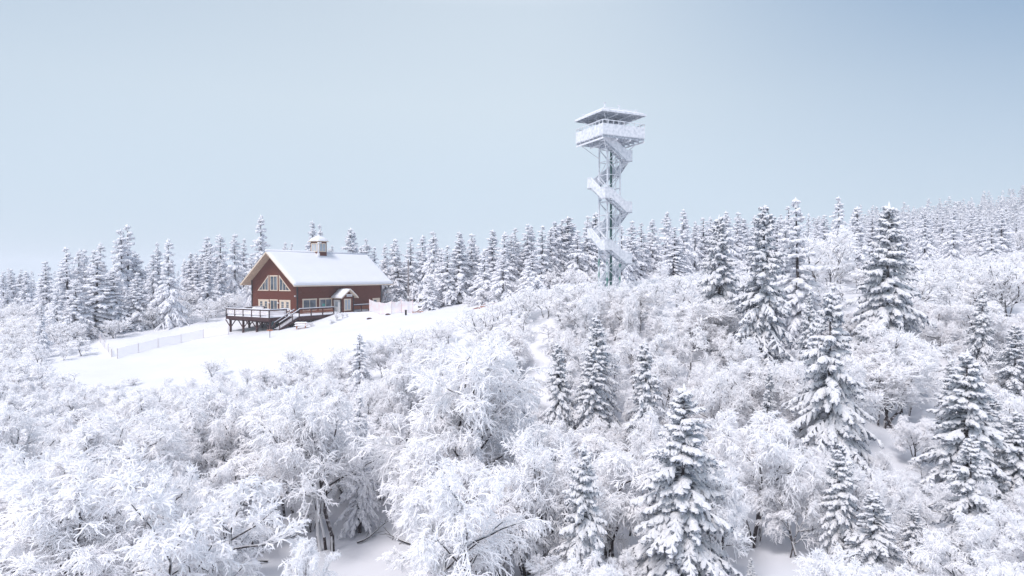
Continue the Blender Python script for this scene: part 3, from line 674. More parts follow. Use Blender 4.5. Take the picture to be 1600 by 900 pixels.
# snow caked antenna at the cupola's near corner, round dish beside it
b = MB(); b.cyl((CX - CS - 0.15, CY - CS - 0.2, ZR + 0.1), (CX - CS - 0.15, CY - CS - 0.2, ZR + 2.15), 0.17, 9, 0.12)
b.cyl((CX - CS - 0.15, CY - CS - 0.2, ZR + 0.15), (CX - CS - 0.15, CY - CS - 0.2, ZR - 0.5), 0.28, 9, 0.22)
b.bar((CX - CS - 0.35, CY - CS - 0.2, ZR + 1.9), (CX - CS + 0.45, CY - CS - 0.25, ZR + 2.1), 0.2, 0.22); b.build('antenna', M['treesnow'], lodge, smooth=True)
b = MB(); b.cyl((12.1, CY - 0.1, ZR + 0.75), (12.25, CY, ZR + 0.78), 0.42, 16, 0.36); b.cyl((12.2, CY, ZR + 0.2), (12.2, CY, ZR + 0.7), 0.07, 6); b.build('satellite_dish', M['treesnow'], lodge, smooth=True)
# dish on the far left corner
b = MB(); b.cyl((-0.9, WW + 0.35, 4.15), (-0.7, WW + 0.30, 4.2), 0.42, 16, 0.36); b.bar((-0.7, WW + 0.3, 4.15), (0.0, WW + 0.05, 3.9), 0.07); b.cyl((-0.75, WW + 0.3, 3.4), (-0.75, WW + 0.3, 4.1), 0.1, 7)
b.build('satellite_dish', M['treesnow'], lodge, smooth=True)

# ================================================================ DECK
deck = new_obj('deck', None, None, CO); deck.rotation_euler = (0, 0, TH)
tag(deck, 'dark stained timber deck with railings and stairs around the brown lodge', 'deck')
DX, DY0, DY1 = -7.35, -2.5, 7.9
b = MB(); b.box((DX, DY0, -0.30), (-0.13, DY1, -0.04)); b.box((-2.75, -3.7, -0.302), (4.4, DY0 - 0.004, -0.045)); b.box((0.0, DY0, -0.3), (4.4, -0.15, -0.043)); b.box((4.404, -2.0, -0.3), (7.45, -0.15, -0.045)); b.box((10.6, -1.4, -0.3), (15.2, -0.15, -0.04))
b.build('floor', M['darkwood'], deck)
for a_, c_ in (((DX - 0.03, DY0 - 0.03), (DX - 0.03, DY1)), ((DX - 0.03, DY0 - 0.04), (-2.79, DY0 - 0.04)), ((-2.75, -3.74), (4.4, -3.74)), ((10.6, -1.44), (15.2, -1.44))):
    b = MB(); b.bar((*a_, -0.32), (*c_, -0.32), 0.07, 0.52); b.build('rim_board', M['darkwood'], deck)
b = MB(); b.bar((DX + 0.5, DY0 + 0.1, -0.62), (DX + 0.5, DY1 - 0.1, -0.62), 0.2, 0.3); b.build('beam', M['darkwood'], deck)
b = MB(); b.bar((DX + 3.9, DY0 + 0.1, -0.62), (DX + 3.9, DY1 - 0.1, -0.62), 0.2, 0.3); b.build('beam', M['darkwood'], deck)
b = MB(); b.bar((-2.6, -3.4, -0.62), (4.3, -3.4, -0.62), 0.2, 0.3); b.build('beam', M['darkwood'], deck)
def deck_snow(x0, x1, y0, y1, th, seed, z=-0.04):
    return snow_sheet(max(4, int((x1 - x0) * 3)), max(4, int((y1 - y0) * 3)), lambda u, v: ((x0 + (x1 - x0) * u, y0 + (y1 - y0) * v, z), (0, 0, 1)), th, 'deck_snow', deck, seed=seed, amp=0.02)
deck_snow(DX, -0.14, DY0 + 0.0, DY1, 0.30, 11); deck_snow(-2.7, 4.4, -3.7, DY0, 0.28, 12); deck_snow(0.0, 4.4, DY0 - 0.06, -0.05, 0.28, 13); deck_snow(4.4, 7.5, -2, -0.05, 0.26, 14); deck_snow(10.6, 15.2, -1.4, -0.05, 0.28, 15)
def post(x, y, z0, z1, w=0.14, nm='post'):
    m = MB(); m.box((x - w / 2, y - w / 2, z0), (x + w / 2, y + w / 2, z1)); m.build(nm, M['darkwood'], deck)
for x, y in ((DX + 0.5, DY1 - 0.4), (DX + 0.5, 4.3), (DX + 0.5, 1.0), (DX + 0.5, DY0 + 0.4), (DX + 3.9, DY1 - 0.4), (DX + 3.9, 4.3), (DX + 3.9, 1.0), (DX + 3.9, DY0 + 0.4), (-2.4, -3.4), (0.2, -3.4), (2.6, -3.4), (4.2, -3.4)):
    g0 = gl(x, y); post(x, y, g0 - 0.5, -0.6, 0.26, 'support_post')
    if g0 < -1.2:
        for s_ in (-1, 1):
            if x < DX + 4: q = (x, y + s_ * 1.25, -0.72)
            else: q = (x + s_ * 1.1, y, -0.72)
            m = MB(); m.bar((x, y, -1.95), q, 0.11); m.build('brace', M['darkwood'], deck)
def rail(p, q, n, balusters=0, mesh=False, rh=1.1, skip_last=False):
    p = Vector(p); q = Vector(q); d = q - p
    for k in range(n + 1 - (1 if skip_last else 0)):
        c = p + d * k / n; post(c.x, c.y, -0.3, rh - 0.03, 0.13, 'rail_post')
    m = MB(); m.bar(p + Vector((0, 0, rh)), q + Vector((0, 0, rh)), 0.16, 0.07); m.bar(p + Vector((0, 0, rh - 0.1)), q + Vector((0, 0, rh - 0.1)), 0.05, 0.10); m.build('handrail', M['darkwood'], deck)
    m = MB(); m.bar(p + Vector((0, 0, rh + 0.085)), q + Vector((0, 0, rh + 0.085)), 0.17, 0.10); m.build('rail_snow', M['roofsnow'], deck)
    if balusters:
        m = MB(); m.bar(p + Vector((0, 0, 0.33)), q + Vector((0, 0, 0.33)), 0.05, 0.07); m.build('bottom_rail', M['darkwood'], deck)
        me = MB(); me.box((-0.035, -0.035, 0.365), (0.035, 0.035, rh - 0.15)); me = me.mesh('baluster', [M['redwood']])
        N = int(d.length / balusters)
        for k in range(1, N):
            if abs((k / N * n) % 1) < 0.03: continue
            new_obj('baluster', me, deck, p + d * k / N)
    if mesh:
        m = MB(); s_ = d.normalized(); 
        for k in range(n):
            a_ = p + d * (k / n) + s_ * 0.07; c_ = p + d * ((k + 1) / n) - s_ * 0.07
            m = MB(); m.bar(a_ + Vector((0, 0, 0.66)), c_ + Vector((0, 0, 0.66)), 0.012, 0.74); m.build('mesh_panel', M['net'], deck)
rail((DX + 0.06, DY1 - 0.06, 0), (DX + 0.06, DY0 + 0.06, 0), 5, mesh=True)
rail((DX + 0.06, DY0 + 0.06, 0), (-4.1, DY0 + 0.06, 0), 1, mesh=True)
rail((DX + 0.06, DY1 - 0.06, 0), (-0.3, DY1 - 0.06, 0), 3)
rail((-2.7, -3.64, 0), (4.35, -3.64, 0), 3, balusters=0.24)
rail((10.75, -1.34, 0), (15.1, -1.34, 0), 2, balusters=0.24)
# stairs going down along the deck towards the camera's left
nst = 12; gz0 = gl(-6.5, -3.1); drop = -gz0 - 0.1; run = 3.75
for k in range(nst):
    x = -2.8 - run * (k + 1) / nst; z = -drop * (k + 1) / (nst + 0.5)
    m = MB(); m.box((x, -3.68, z - 0.05), (x + run / nst + 0.04, -2.62, z)); st = m.build('step', M['darkwood'], deck)
    m = MB(); m.box((x + 0.02, -3.64, z + 0.001), (x + run / nst, -2.66, z + 0.09)); m.build('step_snow', M['roofsnow'], st)
for y in (-3.70, -2.60):
    m = MB(); m.bar((-2.75, y, -0.25), (-2.75 - run, y, -drop - 0.1), 0.06, 0.32); m.build('stringer', M['darkwood'], deck)
    m = MB(); m.bar((-2.75, y, 1.0), (-2.75 - run, y, -drop + 1.0), 0.09, 0.09); m.build('stair_rail', M['darkwood'], deck)
    m = MB(); m.bar((-2.75, y, 1.08), (-2.75 - run, y, -drop + 1.08), 0.10, 0.07); m.build('rail_snow', M['roofsnow'], deck)
    for k in (0.35, 0.98):
        post(-2.75 - run * k, y, -drop * k - 0.3, -drop * k + 0.98, 0.1, 'rail_post')

# picnic tables
def picnic_table(loc, rz, label, snow=0.22, wood='redwood', buried=0.0, group=None):
    t = new_obj('picnic_table', None, None, loc); t.rotation_euler = (0, 0, rz); tag(t, label, 'table', group)
    for k in range(5):
        m = MB(); m.box((-0.95, -0.37 + k * 0.15, 0.72), (0.95, -0.37 + k * 0.15 + 0.138, 0.76)); m.build('tabletop_plank', M[wood], t)
    for y in (-0.85, 0.58):
        m = MB(); m.box((-0.95, y, 0.42), (0.95, y + 0.27, 0.46)); be = m.build('bench', M[wood], t)
        snow_sheet(10, 4, lambda u, v: ((-0.97 + 1.94 * u, y - 0.02 + 0.31 * v, 0.461), (0, 0, 1)), snow * 0.8, 'bench_snow', be, seed=3, amp=0.006)
    for x in (-0.62, 0.62):
        m = MB(); m.bar((x, -0.7, 0.0), (x, -0.22, 0.72), 0.09); m.build('leg', M[wood], t)
        m = MB(); m.bar((x, 0.7, 0.0), (x, 0.22, 0.72), 0.09); m.build('leg', M[wood], t)
        m = MB(); m.bar((x + 0.07, -0.8, 0.38), (x + 0.07, 0.8, 0.38), 0.05, 0.1); m.build('crossbar', M[wood], t)
    snow_sheet(12, 6, lambda u, v: ((-0.98 + 1.96 * u, -0.40 + 0.80 * v, 0.762), (0, 0, 1)), snow, 'table_snow', t, seed=4, amp=0.01)
    return t
for k, (x, y, lb) in enumerate(((-5.9, 6.2, 'snow heaped picnic table at the far left corner of the deck'), (-5.2, 3.1, 'snow heaped picnic table in the middle of the left deck'), (-6.0, 0.2, 'snow heaped picnic table near the front corner of the deck'), (-3.2, -1.0, 'snow heaped picnic table on the deck by the stairs'), (-2.6, 6.4, 'snow heaped picnic table on the deck beside the left french door'))):
    p = LW(x, y, 0.22); picnic_table(p, TH + (0.1, -0.1, 0.15, 1.5, 0.0)[k], lb, 0.2, group='picnic tables on the deck')
px_, py_ = (470 - 800) / F * 96.5, 96.5
picnic_table((px_, py_, hz(px_, py_) + 0.02), 0.25, 'orange brown picnic table capped with snow on the slope below the deck', 0.2, 'picnic')
# grey-blue tank under the deck
p = LW(-4.6, 0.2); m = MB(); m.cyl((0, 0, 0), (0, 0, 1.5), 0.55, 16); m.cyl((0, 0, 1.5), (0, 0, 1.62), 0.55, 16, 0.2)
tk = m.build('water_tank', M['tank'], None, (p.x, p.y, hz(p.x, p.y) - 0.1), smooth=False); tag(tk, 'grey blue tank standing in the shade under the deck', 'tank')

# ================================================================ LOOKOUT TOWER
A_ = Vector((-0.4305, 0.9026, 0)); B_ = Vector((0.9026, 0.4305, 0)); TC = Vector((10.5, 69.5, 0)); TRZ = math.atan2(0.4305, 0.9026)
tg = hz(TC.x, TC.y)
tower = new_obj('lookout_tower', None, None, (TC.x, TC.y, 0)); tower.rotation_euler = (0, 0, TRZ)
tag(tower, 'tall frost covered steel lookout tower with wrapping stairs and roofed viewing platform', 'tower')
# local x = B (right-away), local y = A (left-away); near corner is (-x,-y)
c = 0.80; PZ = 14.55
for sx in (-1, 1):
    for sy in (-1, 1):
        m = MB(); m.bar((sx * c, sy * c, tg - 1.5), (sx * c, sy * c, tg + 4.2), 0.15); m.build('leg', M['greenfrost'], tower)
        m = MB(); m.bar((sx * c, sy * c, tg + 4.2), (sx * c, sy * c, 17.1), 0.14); m.build('leg', M['steel'], tower)
m = MB(); m.cyl((0.12, -0.1, tg - 0.5), (0.12, -0.1, 15.0), 0.13, 10); m.build('central_pole', M['green'], tower)
m = MB(); m.cyl((0.5, -0.45, tg - 0.5), (0.5, -0.45, 14.5), 0.05, 6); m.build('cable_duct', M['steel'], tower)
zs = [tg + 0.35 + 1.42 * k for k in range(13)]
zs = [z for z in zs if z < 15.5]
for z in zs:
    for p, q in (((-c, -c), (c, -c)), ((c, -c), (c, c)), ((c, c), (-c, c)), ((-c, c), (-c, -c))):
        m = MB(); m.bar((*p, z), (*q, z), 0.07); m.build('crossbar', M['steel'], tower)
for i in range(len(zs) - 1):
    for j, (p, q) in enumerate((((-c, -c), (c, -c)), ((c, -c), (c, c)), ((c, c), (-c, c)), ((-c, c), (-c, -c)))):
        a, b_ = (p, q) if (i + j) % 2 == 0 else (q, p)
        m = MB(); m.bar((*a, zs[i]), (*b_, zs[i + 1]), 0.065); m.build('diagonal_brace', M['steel' if (i * 3 + j) % 4 else 'steeldark'], tower)
# stairs: square spiral. corners: right (+x,-y), near (-x,-y), left (-x,+y), back (+x,+y)
ri, ro = 0.95, 1.72; rm = (ri + ro) / 2
corners = {'R': (1, -1), 'N': (-1, -1), 'L': (-1, 1), 'B': (1, 1)}
order = ['R', 'B', 'L', 'N']           # going down: R -> B -> L -> N -> R
rise = 1.36
def landing(cn, z):
    sx, sy = corners[cn]; x0, x1 = sorted((sx * ri, sx * ro)); y0, y1 = sorted((sy * ri, sy * ro))
    m = MB(); m.box((x0, y0, z - 0.06), (x1, y1, z)); l = m.build('landing', M['steel'], tower)
    m = MB(); m.box((x0 + 0.03, y0 + 0.03, z + 0.001), (x1 - 0.03, y1 - 0.03, z + 0.09)); m.build('landing_snow', M['treesnow'], l)
    # guard panels on the two outer sides
    for p, q in (((sx * ro, sy * ri), (sx * ro, sy * ro)), ((sx * ri, sy * ro), (sx * ro, sy * ro))):
        m = MB(); m.bar((*p, z + 0.5), (*q, z + 0.5), 0.03, 1.0); m.build('guard_panel', M['steel'], tower)
        m = MB(); m.bar((*p, z + 1.05), (*q, z + 1.05), 0.07, 0.07); m.build('handrail', M['steel'], tower)
    m = MB(); m.bar((sx * ri, sy * ri, z - 0.09), (sx * ro, sy * ro, z - 0.09), 0.07, 0.08); m.build('bracket', M['steeldark'], tower)
    m = MB(); m.bar((sx * c, sy * c, z - 0.8), (sx * (ro - 0.15), sy * (ro - 0.15), z - 0.12), 0.07); m.build('bracket', M['steel'], tower)
def flight(c0, c1, z0, z1, start=None, nst=7):
    """stairs from landing c0 (upper) to c1 (lower)"""
    a = Vector((*corners[c0], 0)); b_ = Vector((*corners[c1], 0)); d = (b_ - a) / 2      # unit axis
    out = (a + b_) / 2                                                          # outward
    s0 = -ri if start is None else start; s1 = ri
    P = lambda t, o, z: (out.x * o + d.x * t, out.y * o + d.y * t, z)
    for o in (ri + 0.02, ro - 0.02):
        m = MB(); m.bar(P(s0, o, z0 - 0.08), P(s1, o, z1 - 0.06), 0.05, 0.22); m.build('stringer', M['steeldark'], tower)
        m = MB(); m.bar(P(s0, o, z0 + 1.02), P(s1, o, z1 + 1.02), 0.06); m.build('handrail', M['steel'], tower)
    m = MB(); m.prism([P(s0, ro - 0.01, z0), P(s1, ro - 0.01, z1), P(s1, ro - 0.01, z1 + 0.98), P(s0, ro - 0.01, z0 + 0.98)], out * 0.03); m.build('guard_panel', M['steel'], tower)
    for t in (0.15, 0.5, 0.85):
        m = MB(); tt = s0 + (s1 - s0) * t; zz = z0 + (z1 - z0) * t; m.bar(P(tt, ri + 0.02, zz), P(tt, ri + 0.02, zz + 1.0), 0.045); m.build('baluster', M['steel'], tower)
    for k in range(nst):
        t = (k + 0.5) / nst; tt = s0 + (s1 - s0) * t; zz = z0 + (z1 - z0) * (k + 1) / (nst + 0.5)
        m = MB(); w = (s1 - s0) / nst * 0.48
        m.prism([P(tt - w, ri + 0.05, zz), P(tt + w, ri + 0.05, zz), P(tt + w, ro - 0.05, zz), P(tt - w, ro - 0.05, zz)], (0, 0, 0.08)); m.build('step', M['steel'], tower)
zR = 12.2
landing('R', zR); flight('N', 'R', PZ - 0.15, zR, start=-2.2, nst=11)
zc, k = zR, 0
while zc - rise > -0.35:
    c0, c1 = order[k % 4], order[(k + 1) % 4]; flight(c0, c1, zc, zc - rise); landing(c1, zc - rise); zc -= rise; k += 1
c0, c1 = order[k % 4], order[(k + 1) % 4]; flight(c0, c1, zc, tg - 0.1)
# platform
hs = 2.62
m = MB(); m.box((-hs, -hs, PZ - 0.16), (hs, -1.75, PZ)); m.box((-hs, -0.95, PZ - 0.16), (hs, hs, PZ)); m.box((-hs, -1.75, PZ - 0.158), (-2.3, -0.95, PZ)); m.box((0.9, -1.75, PZ - 0.158), (hs, -0.95, PZ)); fl = m.build('platform_floor', M['steel'], tower)
for k in range(7):
    y = -hs + 0.1 + k * (2 * hs - 0.2) / 6
    if abs(y + 1.3) < 0.3: continue
    m = MB(); m.bar((-hs + 0.05, y, PZ - 0.29), (hs - 0.05, y, PZ - 0.29), 0.08, 0.24); m.build('joist', M['steeldark'], tower)
for x in (-hs + 0.04, -c, c, hs - 0.04):
    m = MB(); m.bar((x, -hs, PZ - 0.50), (x, hs, PZ - 0.50), 0.09, 0.17); m.build('beam', M['steel'], tower)
for sx in (-1, 1):
    for sy in (-1, 1):
        m = MB(); m.bar((sx * c, sy * c, PZ - 2.0), (sx * (hs - 0.5), sy * (hs - 0.5), PZ - 0.55), 0.09); m.build('knee_brace', M['steel'], tower)
for p, q in (((-hs, -hs), (hs, -hs)), ((hs, -hs), (hs, hs)), ((hs, hs), (-hs, hs)), ((-hs, hs), (-hs, -hs))):
    p = Vector((*p, 0)); q = Vector((*q, 0)); d = q - p
    for k in range(4):
        a_ = p + d * k / 4; c_ = p + d * (k + 1) / 4; g_ = d.normalized() * 0.015
        hh = 1.12 if not (k == 3 and p.x == hs and p.y == -hs) else 0.9
        m = MB(); m.bar(a_ + g_ + Vector((0, 0, PZ + 0.46)), c_ - g_ + Vector((0, 0, PZ + 0.46)), 0.04, 1.1); m.build('guard_panel', M['steel'], tower)
    for k in range(8):
        a_ = p + d * k / 8; m = MB(); m.bar(a_ + Vector((0, 0, PZ - 0.2)), a_ + Vector((0, 0, PZ + 1.36)), 0.06); m.build('rail_post', M['steel'], tower)
    m = MB(); m.bar(p + Vector((0, 0, PZ + 1.36)), q + Vector((0, 0, PZ + 1.36)), 0.07); m.build('handrail', M['steel'], tower)
snow_sheet(14, 14, lambda u, v: ((-hs + 0.05 + (2 * hs - 0.1) * u, -hs + 0.05 + (2 * hs - 0.1) * v, PZ + 0.01), (0, 0, 1)), 0.15, 'platform_snow', tower, M['treesnow'], seed=21, amp=0.01)
# dark upright boxes standing in for the steel truss seen over the guard
for x, y, w_, h_ in ((-0.5, -0.9, 0.35, 1.5), (0.2, -0.9, 0.22, 1.45), (0.75, -0.85, 0.4, 1.5), (-0.9, 0.3, 0.3, 1.5), (1.0, 0.4, 0.3, 1.5)):
    m = MB(); m.box((x - w_ / 2, y - 0.05, PZ + 0.1), (x + w_ / 2, y + 0.05, PZ + h_)); m.build('truss_piece', M['green'], tower)
# roof
RZ_ = 16.75; rh_ = 2.72
m = MB(); m.box((-rh_, -rh_, RZ_ + 0.12), (rh_, rh_, RZ_ + 0.20)); rf = m.build('roof', M['steeldark'], tower)
m = MB()
for p, q in (((-rh_, -rh_), (rh_, -rh_)), ((rh_, -rh_), (rh_, rh_)), ((rh_, rh_), (-rh_, rh_)), ((-rh_, rh_), (-rh_, -rh_))):
    m.bar((*p, RZ_ + 0.10), (*q, RZ_ + 0.10), 0.1, 0.20)
m.build('roof_rim', M['steel'], rf)
for k in range(8):
    y = -rh_ + 0.2 + k * (2 * rh_ - 0.4) / 7; m = MB(); m.bar((-rh_ + 0.06, y, RZ_ + 0.02), (rh_ - 0.06, y, RZ_ + 0.02), 0.07, 0.19); m.build('rafter', M['steeldark'], rf)
for sx in (-1, 1):
    m = MB(); m.bar((sx * c, -rh_ + 0.1, RZ_ - 0.12), (sx * c, rh_ - 0.1, RZ_ - 0.12), 0.08, 0.1); m.build('roof_beam', M['steel'], rf)
    for sy in (-1, 1):
        m = MB(); m.bar((sx * c, sy * c, RZ_ - 1.0), (sx * (rh_ - 0.6), sy * (rh_ - 0.6), RZ_ - 0.05), 0.07); m.build('roof_strut', M['steel'], rf)
        m = MB(); m.bar((sx * c, -sy * c, RZ_ - 0.9), (sx * (rh_ - 0.8), sy * 0.2, RZ_ - 0.05), 0.05); m.build('roof_strut', M['steel'], rf)
snow_sheet(20, 20, lambda u, v: ((-rh_ - 0.04 + (2 * rh_ + 0.08) * u, -rh_ - 0.04 + (2 * rh_ + 0.08) * v, RZ_ + 0.205 + 0.10 * math.sin(math.pi * u) * math.sin(math.pi * v)), (0, 0, 1)), 0.22, 'roof_snow', rf, M['treesnow'], seed=22, amp=0.012)
for p, q in (((-2.0, -2.0), (2.0, -2.0)), ((2.0, -2.0), (2.0, 2.0)), ((2.0, 2.0), (-2.0, 2.0)), ((-2.0, 2.0), (-2.0, -2.0))):
    m = MB(); m.bar((*p, RZ_ + 0.62), (*q, RZ_ + 0.62), 0.05); m.build('roof_rail', M['steel'], rf)
for x, y, hh in ((-1.95, -1.95, 1.05), (-0.2, -2.0, 0.95), (0.0, 0.2, 1.1), (2.0, -2.0, 0.7), (-2.0, 2.0, 0.7)):
    m = MB(); m.bar((x, y, RZ_ + 0.3), (x, y, RZ_ + hh), 0.1); m.bar((x - 0.14, y, RZ_ + hh), (x + 0.14, y, RZ_ + hh), 0.1); m.build('antenna', M['steel'], rf)

# ================================================================ FENCES, VAN, POLE, SMALL THINGS
def net_fence(spec, hgt, label, netmat, sag=0.0, pm='palepost'):
    pts = []
    for px, D in spec:
        x = (px - 800) / F * D; pts.append(Vector((x, D, hz(x, D))))
    e = new_obj('net_fence', None, None, pts[0]); tag(e, label, 'fence'); o0 = pts[0]
    for p in pts:
        m = MB(); m.bar(p - o0 + Vector((0, 0, -0.3)), p - o0 + Vector((0, 0, hgt + 0.06)), 0.06); m.build('post', M[pm], e)
    for a_, c_ in zip(pts[:-1], pts[1:]):
        n = 12; V = []
        for i in range(n + 1):
            t = i / n; p = a_.lerp(c_, t); zg = hz(p.x, p.y); sg = 4 * t * (1 - t); bow = math.sin(t * 7 + a_.x) * 0.05
            for lv in (0.02, 0.35, 0.7, 1.0): V.append((p.x - o0.x, p.y - o0.y + bow * (1 - lv) - 0.03, zg - o0.z + hgt * lv - sag * sg * lv))
        idx = np.arange((n + 1) * 4).reshape(n + 1, 4); Q = np.stack([idx[:-1, :-1], idx[1:, :-1], idx[1:, 1:], idx[:-1, 1:]], -1).reshape(-1, 4)
        new_obj('net_panel', np_mesh('net_panel', np.array(V), Q, [M[netmat]]), e)
net_fence([(356, 100.5), (317, 100), (282, 97.5), (246, 94), (215, 91), (182, 88)], 1.35, 'long pinkish snow netting on posts running down the open slope left of the deck', 'net')
net_fence([(173, 89), (168, 92), (162, 95.5), (156, 99), (151, 103), (147, 107)], 1.1, 'short row of thin posts with netting at the far left end of the snowfield', 'net')
net_fence([(577, 104), (593, 100), (611, 99.5), (627, 100), (645, 100.5)], 1.95, 'white netting fence with faint pink stripes right of the lodge', 'pinknet', 0.22, 'pinkpost')

x, y = (638 - 800) / F * 112, 112.0; g0 = hz(x, y)
e = new_obj('utility_pole', None, None, (x, y, g0)); tag(e, 'slim grey wooden utility pole behind the netting fence beside the van', 'pole')
m = MB(); m.cyl((0, 0, -0.5), (0, 0, 8.9), 0.15, 10, 0.11); m.build('pole', M['pole'], e, smooth=True)
m = MB(); m.box((-0.12, -0.3, 2.3), (0.12, -0.13, 2.7)); m.build('meter_box', M['white'], e)
m = MB(); m.cyl((0, 0, 8.9), (0, 0, 9.1), 0.14, 8, 0.04); m.build('snow_cap', M['treesnow'], e, smooth=True)

x, y = (661 - 800) / F * 116, 116.0; g0 = hz(x, y)
van = new_obj('van', None, None, (x, y, g0 - 0.15)); van.rotation_euler = (0, 0, 0.12)
tag(van, 'white van seen from behind with dark rear window parked beyond the netting', 'van')
m = MB(); w_, hh = 0.92, 1.95; prof = [(-w_, 0.4), (w_, 0.4), (w_, 1.1), (w_ * 0.93, 1.75), (w_ * 0.8, hh), (-w_ * 0.8, hh), (-w_ * 0.93, 1.75), (-w_, 1.1)]
m.prism([(p[0], 0, p[1]) for p in prof], (0, 4.6, 0)); m.build('body', M['vanwhite'], van)
m = MB(); m.prism([(-0.70, -0.02, 1.08), (0.70, -0.02, 1.08), (0.74, -0.02, 1.2), (0.66, -0.02, 1.7), (-0.66, -0.02, 1.7), (-0.74, -0.02, 1.2)], (0, 0.018, 0)); m.build('rear_window', M['black'], van)
m = MB(); m.box((-0.95, -0.14, 0.35), (0.95, -0.001, 0.58)); m.build('bumper', M['vanwhite'], van)
for s_ in (-1, 1):
    m = MB(); m.box((s_ * 0.86 - 0.05, -0.03, 0.75), (s_ * 0.86 + 0.05, 0.0, 1.05)); m.build('tail_light', M['redwood'], van)
    for yy in (0.8, 3.7):
        m = MB(); m.cyl((s_ * 0.72, yy, 0.33), (s_ * 0.93, yy, 0.33), 0.33, 16); m.build('wheel', M['black'], van)
snow_sheet(10, 16, lambda u, v: ((-0.8 + 1.6 * u, 0.02 + 4.5 * v, hh + 0.002), (0, 0, 1)), 0.22, 'snow_cover', van, seed=9, amp=0.01)

x, y = (634 - 800) / F * 97, 97.0; g0 = hz(x, y)
m = MB(); m.box((-0.13, -0.1, -0.2), (0.13, 0.1, 0.72)); m.box((-0.16, -0.13, 0.72), (0.16, 0.13, 0.8)); bo = m.build('bollard', M['black'], None, (x, y, g0)); tag(bo, 'short black post in the snow before the netting fence', 'post')
for px, D, lb, s_ in ((577, 97, 'small dark rock poking out of the snow near the right deck', 0.28), (606, 98.5, 'small dark rock at the foot of the white netting fence', 0.30)):
    x = (px - 800) / F * D; rng = np.random.default_rng(px); m = MB()
    n = 8; ring = []
    for lv, (rr, zz) in enumerate(((1.0, -0.2), (0.95, 0.25), (0.55, 0.6), (0.1, 0.68))):
        for k in range(n):
            a = k / n * 6.283; r = rr * rng.uniform(0.8, 1.2) * s_; ring.append((1.5 * r * math.cos(a), r * math.sin(a), zz * s_ * 1.1))
    fs = [(lv * n + k, lv * n + (k + 1) % n, (lv + 1) * n + (k + 1) % n, (lv + 1) * n + k) for lv in range(3) for k in range(n)] + [tuple(range(3 * n, 4 * n))]
    m.add(ring, fs); r_ = m.build('rock', M['darkwood'], None, (x, D, hz(x, D))); tag(r_, lb, 'rock')

def debris(spec, label, seed, group=None, name='timber_pile', mats=('redwood',)):
    rng = np.random.default_rng(seed); x0, y0 = (spec[0][0] - 800) / F * spec[0][1], spec[0][1]; z0 = hz(x0, y0)
    e = new_obj(name, None, None, (x0, y0, z0)); tag(e, label, 'timber', group)
    for px, D, ln, ang, up in spec:
        x = (px - 800) / F * D; z = hz(x, D); d = Vector((math.cos(ang), math.sin(ang) * 0.6, up)) * ln / 2; c_ = Vector((x - x0, D - y0, z - z0 + 0.16 + abs(d.z) * 0.8))
        m = MB(); m.bar(c_ - d, c_ + d, 0.13, 0.11); m.build('plank', M[mats[len(mats) > 1 and px % 2]], e)
        m = MB(); m.bar(c_ - d * 0.8 + Vector((0, 0, 0.09)), c_ + d * 0.9 + Vector((0, 0, 0.09)), 0.16, 0.07); m.build('plank_snow', M['roofsnow'], e)
debris([(742, 93, 0.9, 0.5, 0.3), (745, 93.4, 0.7, -0.4, 0.2), (750, 92.5, 0.8, 1.4, 0.7), (755, 92, 0.7, 0.2, 1.2), (760, 92, 1.3, 0.5, 0.45), (757, 90.5, 1.3, -0.2, -0.1), (770, 92.5, 1.1, 0.5, 0.35), (774, 91, 0.7, 0.1, 0.05), (780, 91, 0.8, 0.0, 0.02)],
       'scattered red planks half buried on the snowy knoll left of the tower', 5)
debris([(650, 99, 1.2, 0.2, -0.1), (653, 99, 1.0, 0.5, 0.5), (656, 98.6, 1.1, -0.3, 0.1), (659, 99, 0.8, 1.0, 1.2), (648, 98.5, 0.8, 0, 0.2)], 'heap of reddish planks and netting right of the netting fence', 6)
debris([(990, 72, 0.5, 0.3, 0.2), (994, 72, 0.5, -0.3, 0.5), (999, 71.6, 0.6, 0.8, 0.6), (1003, 72, 0.4, 0.1, 0.3)], 'few dark red sticks poking from shrubs right of the tower foot', 7)
x, y = (421 - 800) / F * 92, 92.0; g0 = hz(x, y)
e = new_obj('trail_sign', None, None, (x, y, g0)); tag(e, 'low wooden trail sign on a post in the snow below the stairs', 'sign')
m = MB(); m.bar((0, 0, -0.3), (0, 0, 1.25), 0.08); m.build('post', M['pole'], e)
m = MB(); m.box((-0.42, -0.06, 0.98), (0.42, -0.041, 1.16)); m.build('board', M['redwood'], e)

def fallen(px, D, ln, ang, label, seed):
    rng = np.random.default_rng(seed); x = (px - 800) / F * D; z = hz(x, D)
    e = new_obj('fallen_branch', None, None, (x, D, z)); tag(e, label, 'branch', 'dark fallen branches in the snow hollow')
    P = [[0, 0, 0.12]]
    d = np.array([math.cos(ang), math.sin(ang), 0.1])
    for k in range(6): d = norm(d + rng.normal(0, 0.22, 3) * (1, 1, 0.5)); P.append(list(np.array(P[-1]) + d * ln / 6))
    P = np.array([P]); P[..., 2] = np.maximum(P[..., 2], 0.08)
    P1, L1, i1, t1 = grow(rng, P, 7, 0.2, 1.0, 48, 12, lambda i, t: ln * 0.35 * rng.uniform(0.5, 1.1, len(t)), 4, 0.03, 0.2)
    V, Q = tubes(P, np.linspace(0.075, 0.02, 7)[None], 6); new_obj('limb', np_mesh('limb', V, Q, [M['rime'], M['darkbark']], np.where(qnormal_z(V, Q) > 0.45, 0, 1)), e)
    V, Q = tubes(P1, np.full((len(P1), 1), 0.02) * np.linspace(1, 0.5, 4)[None], 4); o = new_obj('twigs', np_mesh('twigs', V, Q, [M['rime'], M['darkbark']], np.where(qnormal_z(V, Q) > 0.3, 0, 1)), e); o['kind'] = 'stuff'
